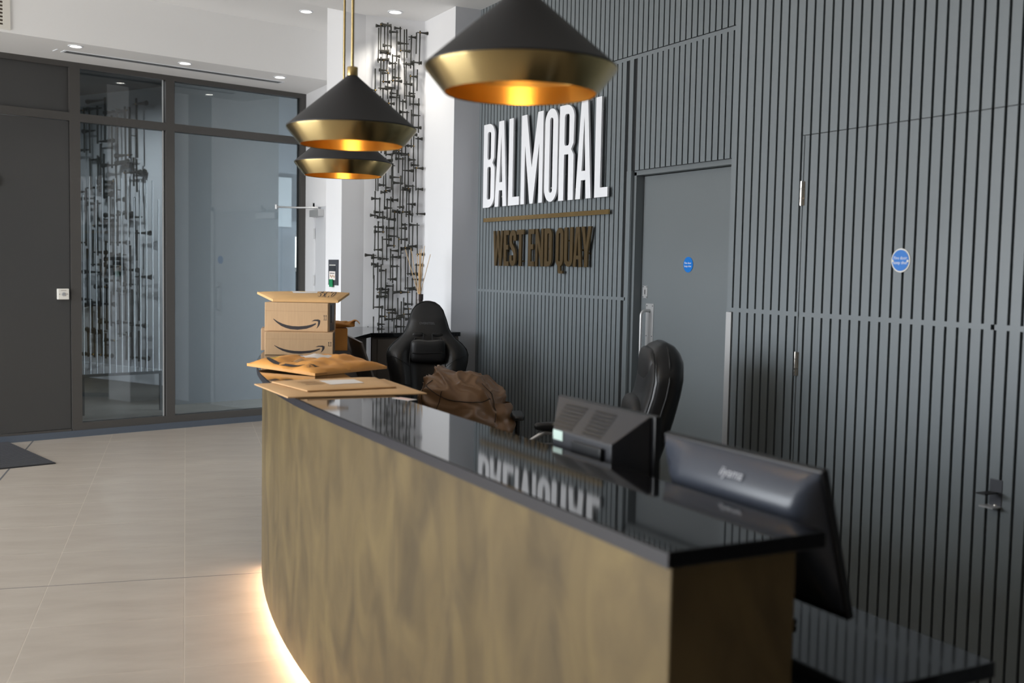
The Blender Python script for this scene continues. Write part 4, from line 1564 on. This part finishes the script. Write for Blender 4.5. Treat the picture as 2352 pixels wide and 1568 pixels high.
def pil(u, v):
    a, b = 2 * PI * u, PI * (v - 0.5)

    def sp(t_, p):
        return math.copysign(abs(t_) ** p, t_)
    x = 0.112 * sp(math.cos(b), 0.35) * sp(math.cos(a), 0.35)
    z = 0.078 * sp(math.cos(b), 0.35) * sp(math.sin(a), 0.35)
    k = 1 - 0.10 * (1 - (x / 0.112) ** 2)
    yv = 0.040 * sp(math.sin(b), 0.8)
    return Vector((x, back_y(.49) - 0.083 + yv, ZS + 0.498 + z * (k if z > 0 else 1.0) + 0.006 * noise.noise(Vector((x * 22, z * 22, 1)))))


pm.grid(pil, 48, 24, True)
po = pm.build('lumbar_pillow', M_leather2, gc, smooth=True)
MB().tube([(x, back_y(.49) - 0.1255, ZS + 0.487 + 0.003 * math.sin(x * 30)) for x in [-0.10 + 0.02 * k for k in range(11)]], 0.0028, 6).build('seam', M_pipe, po)
me = text_mesh('lettering', 'OVERSTEEL', 0.020, 0.0006)
place_mesh(me, 'lettering', mat('grey_embroidery', rgb(96, 96, 98), 0.6), bko, frame((-0.005, back_y(.675) - 0.0575, ZS + 0.672), (1, 0, 0), (0, 0.13, 1)))
st = MB()
cushion(st, (0, -0.06, 0.44), (0.52, 0.50, 0.12), 0.4)
st.build('seat', M_leather, gc, smooth=True)
for s_ in (1, -1):
    MB().box(s_ * 0.30 - 0.02, -0.05, 0.40, s_ * 0.30 + 0.02, 0.02, 0.66).build('arm_post', M_black, gc, bevel=0.005)
    MB().box(s_ * 0.30 - 0.045, -0.20, 0.66, s_ * 0.30 + 0.045, 0.10, 0.69).build('armrest', M_black, gc, bevel=0.01)
star_base(gc, 0.33, M_black)
MB().box(-0.13, -0.18, 0.375, 0.13, 0.10, 0.40).build('mechanism', M_black, gc)
tag(gc, 'black leather gaming chair with lumbar pillow before the back counter', 'chair')

# --- high-backed office chair in profile
oc = empty('office_chair', (2.55, 3.635, 0), R(-27.6))
# local x: to the right as seen (chair back side), local y: away from the viewer
PROF = [((l + r) / 2, z, (l - r) / 2, (r - l) / 2) for z, l, r in (
    (0.45, -.20, -.06), (0.55, -.17, -.04), (0.684, -.13, 0), (0.754, -.115, .031), (0.841, -.10, .061), (0.893, -.09, .077), (0.955, -.07, .093), (1.007, -.052, .105),
    (1.068, -.04, .115), (1.138, -.035, .117), (1.173, -.023, .105), (1.199, 0, .084), (1.213, .03, .055))]


def oback(u, v):
    k = v * (len(PROF) - 1)
    i = min(int(k), len(PROF) - 2)
    f = k - i
    a, b = PROF[i], PROF[i + 1]
    cx, z, fr, bk_ = [a[j] + (b[j] - a[j]) * f for j in range(4)]
    an = 2 * PI * u
    ca, sa = math.cos(an), math.sin(an)
    wy = 0.25 if z < 1.06 else 0.25 * math.sqrt(max(0.06, 1 - ((z - 1.06) / 0.165) ** 2))
    yv = wy * math.copysign(abs(sa) ** 0.5, sa)
    d = math.copysign(abs(ca) ** 0.6, ca)
    return Vector((cx + (bk_ if d > 0 else -fr) * d, yv, z))


ob = MB()
ob.grid(oback, 56, 46, True)
ob.f.append(tuple(range(55, -1, -1)))
ob.f.append(tuple(range(45 * 56, 46 * 56)))
obo = ob.build('backrest', M_leather, oc, smooth=True)
# outer shell seam and head pad seams on the near side
MB().tube([(p[0] + 0.006, -0.2505 if p[1] < 1.06 else -0.2505 * math.sqrt(max(0.06, 1 - ((p[1] - 1.06) / 0.165) ** 2)), p[1]) for p in PROF[1:-1]], 0.005, 6).build('piping', M_pipe, obo, smooth=True)
MB().tube([(p[0] - 0.055, -0.2495 if p[1] < 1.06 else -0.2495 * math.sqrt(max(0.06, 1 - ((p[1] - 1.06) / 0.165) ** 2)), p[1]) for p in PROF[4:-2]], 0.004, 6).build('piping', M_pipe, obo, smooth=True)
hpad = MB()
cushion(hpad, (0.002, 0, 1.08), (0.085, 0.40, 0.22), 0.55)
hpad.build('head_pad', M_leather2, oc, smooth=True)
lpad = MB()
cushion(lpad, (-0.055, 0, 0.86), (0.11, 0.44, 0.26), 0.6)
lpad.build('back_pad', M_leather2, oc, smooth=True)
lpad = MB()
cushion(lpad, (-0.125, 0, 0.63), (0.12, 0.44, 0.24), 0.6)
lpad.build('lumbar_pad', M_leather2, oc, smooth=True)
st = MB()
cushion(st, (-0.36, 0, 0.49), (0.52, 0.52, 0.12), 0.4)
st.build('seat', M_leather, oc, smooth=True)
for s_ in (1, -1):
    ap = [(-0.16, s_ * 0.285, 0.50), (-0.12, s_ * 0.285, 0.70), (-0.18, s_ * 0.285, 0.775), (-0.42, s_ * 0.285, 0.785), (-0.49, s_ * 0.285, 0.74), (-0.46, s_ * 0.285, 0.5)]
    ao = MB().tube(ap, 0.014, 8).build('arm', M_steel, oc, smooth=True, auto=60)
    pd_ = MB()
    cushion(pd_, (-0.31, s_ * 0.285, 0.808), (0.32, 0.06, 0.04), 0.5)
    pd_.build('arm_pad', M_leather2, oc, smooth=True)
star_base(oc, 0.32, M_black)
for c_ in [c for c in oc.children if c.name.split('.')[0] in ('base_leg', 'hub', 'gas_lift')]:
    c_.location.x -= 0.32
MB().box(-0.45, -0.12, 0.40, -0.15, 0.12, 0.432).build('mechanism', M_black, oc)
tag(oc, 'high backed black leather office chair seen from the side', 'chair')

# --- low task chair that carries the jacket
tcx = empty('task_chair', (2.56, 5.42, 0), R(-25))
st = MB()
cushion(st, (0, -0.05, 0.45), (0.48, 0.46, 0.09), 0.4)
st.build('seat', M_leather2, tcx, smooth=True)
bb = MB()
cushion(bb, (0, 0.17, 0.66), (0.36, 0.07, 0.34), 0.5)
bb.build('backrest', M_leather2, tcx, smooth=True)
MB().tube([(0, 0.05, 0.42), (0, 0.22, 0.44), (0, 0.22, 0.62)], 0.018, 8).build('back_bracket', M_black, tcx)
for s_ in (1, -1):
    MB().tube([(s_ * 0.2, 0, 0.42), (s_ * 0.285, 0, 0.44), (s_ * 0.285, 0, 0.66)], 0.014, 8).build('arm_post', M_black, tcx)
    ap_ = MB()
    cushion(ap_, (s_ * 0.285, -0.02, 0.675), (0.07, 0.25, 0.035), 0.5)
    ap_.build('armrest', M_black, tcx, smooth=True)
star_base(tcx, 0.3, M_black)
tag(tcx, 'black task chair under the brown jacket', 'chair')

# --- brown jacket bundled over the task chair
jk = empty('jacket', (2.53, 5.42, 0.415), R(-27))


def ridge(p, sc_n):
    return 1 - abs(noise.noise(p * sc_n)) * 2


def jac(u, v):
    a, b = 2 * PI * u, PI * (v - 0.5)

    def sp(t_, p):
        return math.copysign(abs(t_) ** p, t_)
    x = 0.240 * sp(math.cos(b), 0.7) * sp(math.cos(a), 0.8)
    y_ = 0.17 * sp(math.cos(b), 0.7) * sp(math.sin(a), 0.8)
    z = 0.285 * sp(math.sin(b), 0.75)
    p = Vector((x, y_, z))
    q_ = p + Vector((noise.noise(p * 5), noise.noise(p * 5 + Vector((9, 0, 0))), noise.noise(p * 5 + Vector((0, 9, 0))))) * 0.05
    n1 = max(0, ridge(Vector((q_.x * 0.9 + q_.z * 1.1, q_.y * 0.7, q_.z * 0.5 - q_.x * 0.5)), 8.0)) ** 2.2
    n2 = noise.noise(p * 6 + Vector((3, 1, 2)))
    n3 = max(0, ridge(Vector((q_.x * 0.6 + 5, q_.y, q_.z * 1.5)), 17)) ** 2
    k = 0.92 + 0.12 * n1 + 0.13 * n2 + 0.035 * n3
    sl_ = 0.04 * (x / 0.235)
    return Vector((p.x * k, p.y * k, 0.235 + p.z * k - sl_ * (0.6 + z)))


jm = MB()
jm.grid(jac, 150, 100, True)
jo = jm.build('body', M_jacket, jk, smooth=True)


def on_j(u, v, off=0.004):
    p = jac(u, v)
    c = Vector((0, 0, 0.235))
    return p + (p - c).normalized() * off


MB().tube([on_j(0.60 + 0.26 * k / 20, 0.66 - 0.05 * math.sin(PI * k / 20) * 1.0 - 0.02 * k / 20) for k in range(21)], 0.0024, 6).build('seam', M_seam, jo, smooth=True)
MB().tube([on_j(0.69 - 0.05 * k / 14, 0.64 - 0.25 * k / 14) for k in range(15)], 0.0020, 6).build('zip', M_seam, jo, smooth=True)
MB().tube([on_j(0.61 - 0.02 * k / 14, 0.72 - 0.34 * k / 14) for k in range(15)], 0.0020, 6).build('seam', M_seam, jo, smooth=True)
MB().tube([on_j(0.86 + 0.03 * math.sin(k / 4), 0.80 - 0.40 * k / 14) for k in range(15)], 0.0020, 6).build('seam', M_seam, jo, smooth=True)


def slv(u, v):
    a = 2 * PI * u
    c = Vector((0.19 + 0.035 * math.sin(v * 3), -0.05 - 0.05 * v, 0.34 - 0.36 * v))
    r = 0.075 * (1 - 0.25 * v) * (1 + 0.12 * math.sin(v * 24 + 2 * math.sin(a)) + 0.15 * noise.noise(Vector((math.cos(a) * 2, math.sin(a) * 2, v * 7))))
    return c + Vector((r * math.cos(a), r * math.sin(a) * 0.8, 0))


MB().grid(slv, 32, 40, True).build('sleeve', M_jacket, jk, smooth=True)
lbl = on_j(0.655, 0.36, 0.012)
MB().cbox(lbl, (0.045, 0.002, 0.06)).build('paper_tag', mat('cream_tag', rgb(206, 184, 146), 0.7), jk)
tag(jk, 'brown nylon jacket bundled over a chair behind the counter', 'jacket')

# ================================================================== DOOR WALL AT THE FAR RIGHT OF THE GLASS
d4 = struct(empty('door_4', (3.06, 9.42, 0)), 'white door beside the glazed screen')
MB().box(-0.004, -0.47, 0.01, 0.0, 0.47, 2.03).build('leaf', mat('white_door_paint', rgb(214, 216, 220), 0.45), d4)
for z in (1.30, 1.74, 0.25):
    MB().cyl((-0.012, 0.475, z), (-0.012, 0.475, z + 0.10), 0.008, n=10).build('hinge', M_steel, d4)
MB().box(-0.012, 0.478, 0, 0.0, 0.53, 2.08).build('architrave', M_white, d4)
MB().box(-0.012, -0.53, 0, 0.0, -0.478, 2.08).build('architrave', M_white, d4)
MB().box(-0.012, -0.53, 2.035, 0.0, 0.53, 2.085).build('architrave', M_white, d4)
MB().box(-0.0065, -0.43, 0.95, -0.004, -0.36, 1.30).build('handle_plate', M_steel, d4)
MB().tube([(-0.005, -0.395, 1.25), (-0.05, -0.395, 1.24), (-0.055, -0.395, 1.20), (-0.055, -0.395, 1.05), (-0.05, -0.395, 1.01), (-0.005, -0.395, 1.0)], 0.009, 8).build('pull_handle', M_steel, d4, smooth=True)
MB().cyl((-0.0055, -0.385, 1.53), (-0.004, -0.385, 1.53), 0.042, n=28).build('blue_disc', M_blue, d4)
MB().box(-0.006, -0.90, 0, 0.0, -0.535, 3.5).build('shade_strip', mat('shade_strip_grey', rgb(150, 152, 152), 0.6), d4)  # added strip, recess shade put into its grey for the reflection
dc = empty('door_closer', (3.055, 9.78, 1.945))
MB().box(-0.055, -0.15, 0, 0, 0.13, 0.065).build('body', M_steel, dc, bevel=0.004)
MB().tube([(-0.03, -0.06, 0.065), (-0.03, -0.06, 0.082), (-0.17, 0.13, 0.084), (-0.335, 0.26, 0.090)], 0.008, 8).build('arm', M_steel, dc, smooth=True)
MB().cyl((-0.335, 0.26, 0.070), (-0.335, 0.26, 0.11), 0.012, n=12).build('pivot', M_steel, dc)
tag(dc, 'steel overhead door closer with arm beside the glass', 'door closer')

# key panel with green tag on the column
kp = empty('key_panel', (2.597, 7.925, 1.345))
MB().box(-0.008, -0.115, 0, 0, 0.115, 0.195).build('plate', M_plate, kp, bevel=0.002)
MB().box(-0.0095, -0.06, 0.150, -0.0075, 0.085, 0.156).build('light_line', M_plastic_w, kp)
MB().box(-0.010, -0.065, 0.110, -0.0075, 0.085, 0.145).build('display', mat('display_dark', rgb(40, 42, 46), 0.3), kp)
MB().box(-0.010, -0.055, 0.040, -0.0075, 0.085, 0.105).build('notice', M_paper, kp)
for k in range(4):
    MB().box(-0.0108, -0.045 + 0.03 * k, 0.055 + 0.008 * (k % 2), -0.0095, -0.028 + 0.03 * k, 0.072 + 0.008 * (k % 2)).build('printed_mark', mat('ochre_print', rgb(170, 130, 90), 0.7), kp)
MB().box(-0.0108, -0.04, 0.088, -0.0095, 0.07, 0.094).build('printed_mark', M_ink, kp)
MB().box(-0.022, -0.02, -0.015, -0.012, 0.055, 0.045).build('green_tag', M_green, kp, bevel=0.004)
tag(kp, 'dark wall key panel with notice and green tag on the white column', 'panel')

# ================================================================== SMALL THINGS ON THE DARK DOOR, MAT
cb = empty('call_button', G0 + GD * (-0.155) + GN * (-0.0185) + Vector((0, 0, 1.168)), math.atan2(GD.y, GD.x))
MB().box(-0.045, -0.035, 0, 0.045, 0.0, 0.09).build('housing', M_plastic_w, cb, bevel=0.004)
bt = MB().cyl((0, -0.040, 0.045), (0, -0.034, 0.045), 0.016, n=24).build('button', M_steel, cb, smooth=True, auto=40)
MB().cyl((0, -0.043, 0.045), (0, -0.039, 0.045), 0.009, n=20).build('button_centre', mat('grey_button', rgb(150, 152, 156), 0.4), cb, smooth=True, auto=40)
for s_ in (-1, 1):
    MB().cyl((s_ * 0.032, -0.037, 0.045), (s_ * 0.032, -0.034, 0.045), 0.003, n=8).build('screw', M_plate, cb)
MB().box(-0.022, -0.0358, 0.072, 0.022, -0.0345, 0.078).build('printed_line', mat('grey_print2', rgb(176, 168, 160), 0.6), cb)
tag(cb, 'small white call button box on the charcoal door', 'button')
dcr = empty('door_pull', G0 + GD * (-0.655) + GN * (-0.019) + Vector((0, 0, 2.08)), math.atan2(GD.y, GD.x))
MB().box(-0.06, -0.02, 0, 0.014, 0, 0.078).build('plate', M_steel, dcr, bevel=0.002)
MB().box(-0.045, -0.024, 0.02, 0.0, -0.019, 0.058).build('cover', M_plastic_w, dcr)
tag(dcr, 'small steel plate at the left edge of the charcoal door', 'plate')

em = empty('entrance_mat', (0.66, 8.464, 0), math.atan2(GD.y, GD.x))
MB().box(-1.9, 0, 0, 0, 1.16, 0.008).build('base', M_mat, em)
rb = MB()
for k in range(25):
    yv = 0.02 + k * 0.046
    rb.box(-1.895, yv, 0.008, -0.005, yv + 0.014, 0.0125)
tag(rb.build('ribs', mat('mat_rib', rgb(78, 78, 82), 0.9), em), kind='stuff')
tag(em, 'ribbed black entrance mat lying before the charcoal door', 'mat')

# ================================================================== BEYOND THE GLASS, TO THE RIGHT: street side lobby
tl = empty('tube_light', gp(3.40, 2.30, 1.46), 0)
MB().cyl((0, 0, 0), (0, 0, 0.37), 0.026, n=16).build('tube', M_tubeglow, tl, smooth=True, auto=50)
MB().cyl((0, 0, -0.05), (0, 0, 0), 0.032, n=16).build('cap', M_steel, tl)
MB().cyl((0, 0, 0.37), (0, 0, 0.40), 0.030, n=16).build('cap', M_steel, tl)
MB().cyl((0, 0, -1.46), (0, 0, -0.05), 0.02, n=12).build('stem', M_black, tl)
MB().cyl((0, 0, -1.46), (0, 0, -1.44), 0.12, n=20).build('foot', M_black, tl)
tag(tl, 'upright glowing tube lamp seen through the glass', 'lamp')
street = struct(MB().box(1.0, 18.4, -0.12, 16, 40, -0.02).build('floor_street', mat('asphalt', rgb(120, 120, 122), 0.9, noise_amt=0.1, scale=2)))

car = empty('parked_car', (7.6, 22.5, -0.02), R(20))
bodyp = [(-2.1, 0.35), (-2.15, 0.75), (-1.9, 0.92), (-1.1, 1.0), (-0.55, 1.42), (0.75, 1.46), (1.5, 1.02), (2.1, 0.9), (2.15, 0.4)]
MB().prism_axis(bodyp, -0.85, 0.85, 'y').build('body', M_carpaint, car, bevel=0.06, seg=3)
winp = [(-0.98, 1.02), (-0.5, 1.37), (0.68, 1.40), (1.28, 1.04)]
MB().prism_axis(winp, -0.862, 0.862, 'y').build('side_windows', M_jet, car)
for x in (-1.35, 1.35):
    for s_ in (-1, 1):
        wh = MB().cyl((x, s_ * 0.88, 0.33), (x, s_ * 0.66, 0.33), 0.33, n=28).build('wheel', M_jet, car)
        MB().cyl((x, s_ * 0.89, 0.33), (x, s_ * 0.87, 0.33), 0.19, n=20).build('hub_cap', M_steel, wh)
tag(car, 'dark green parked car outside beyond the glass', 'car')
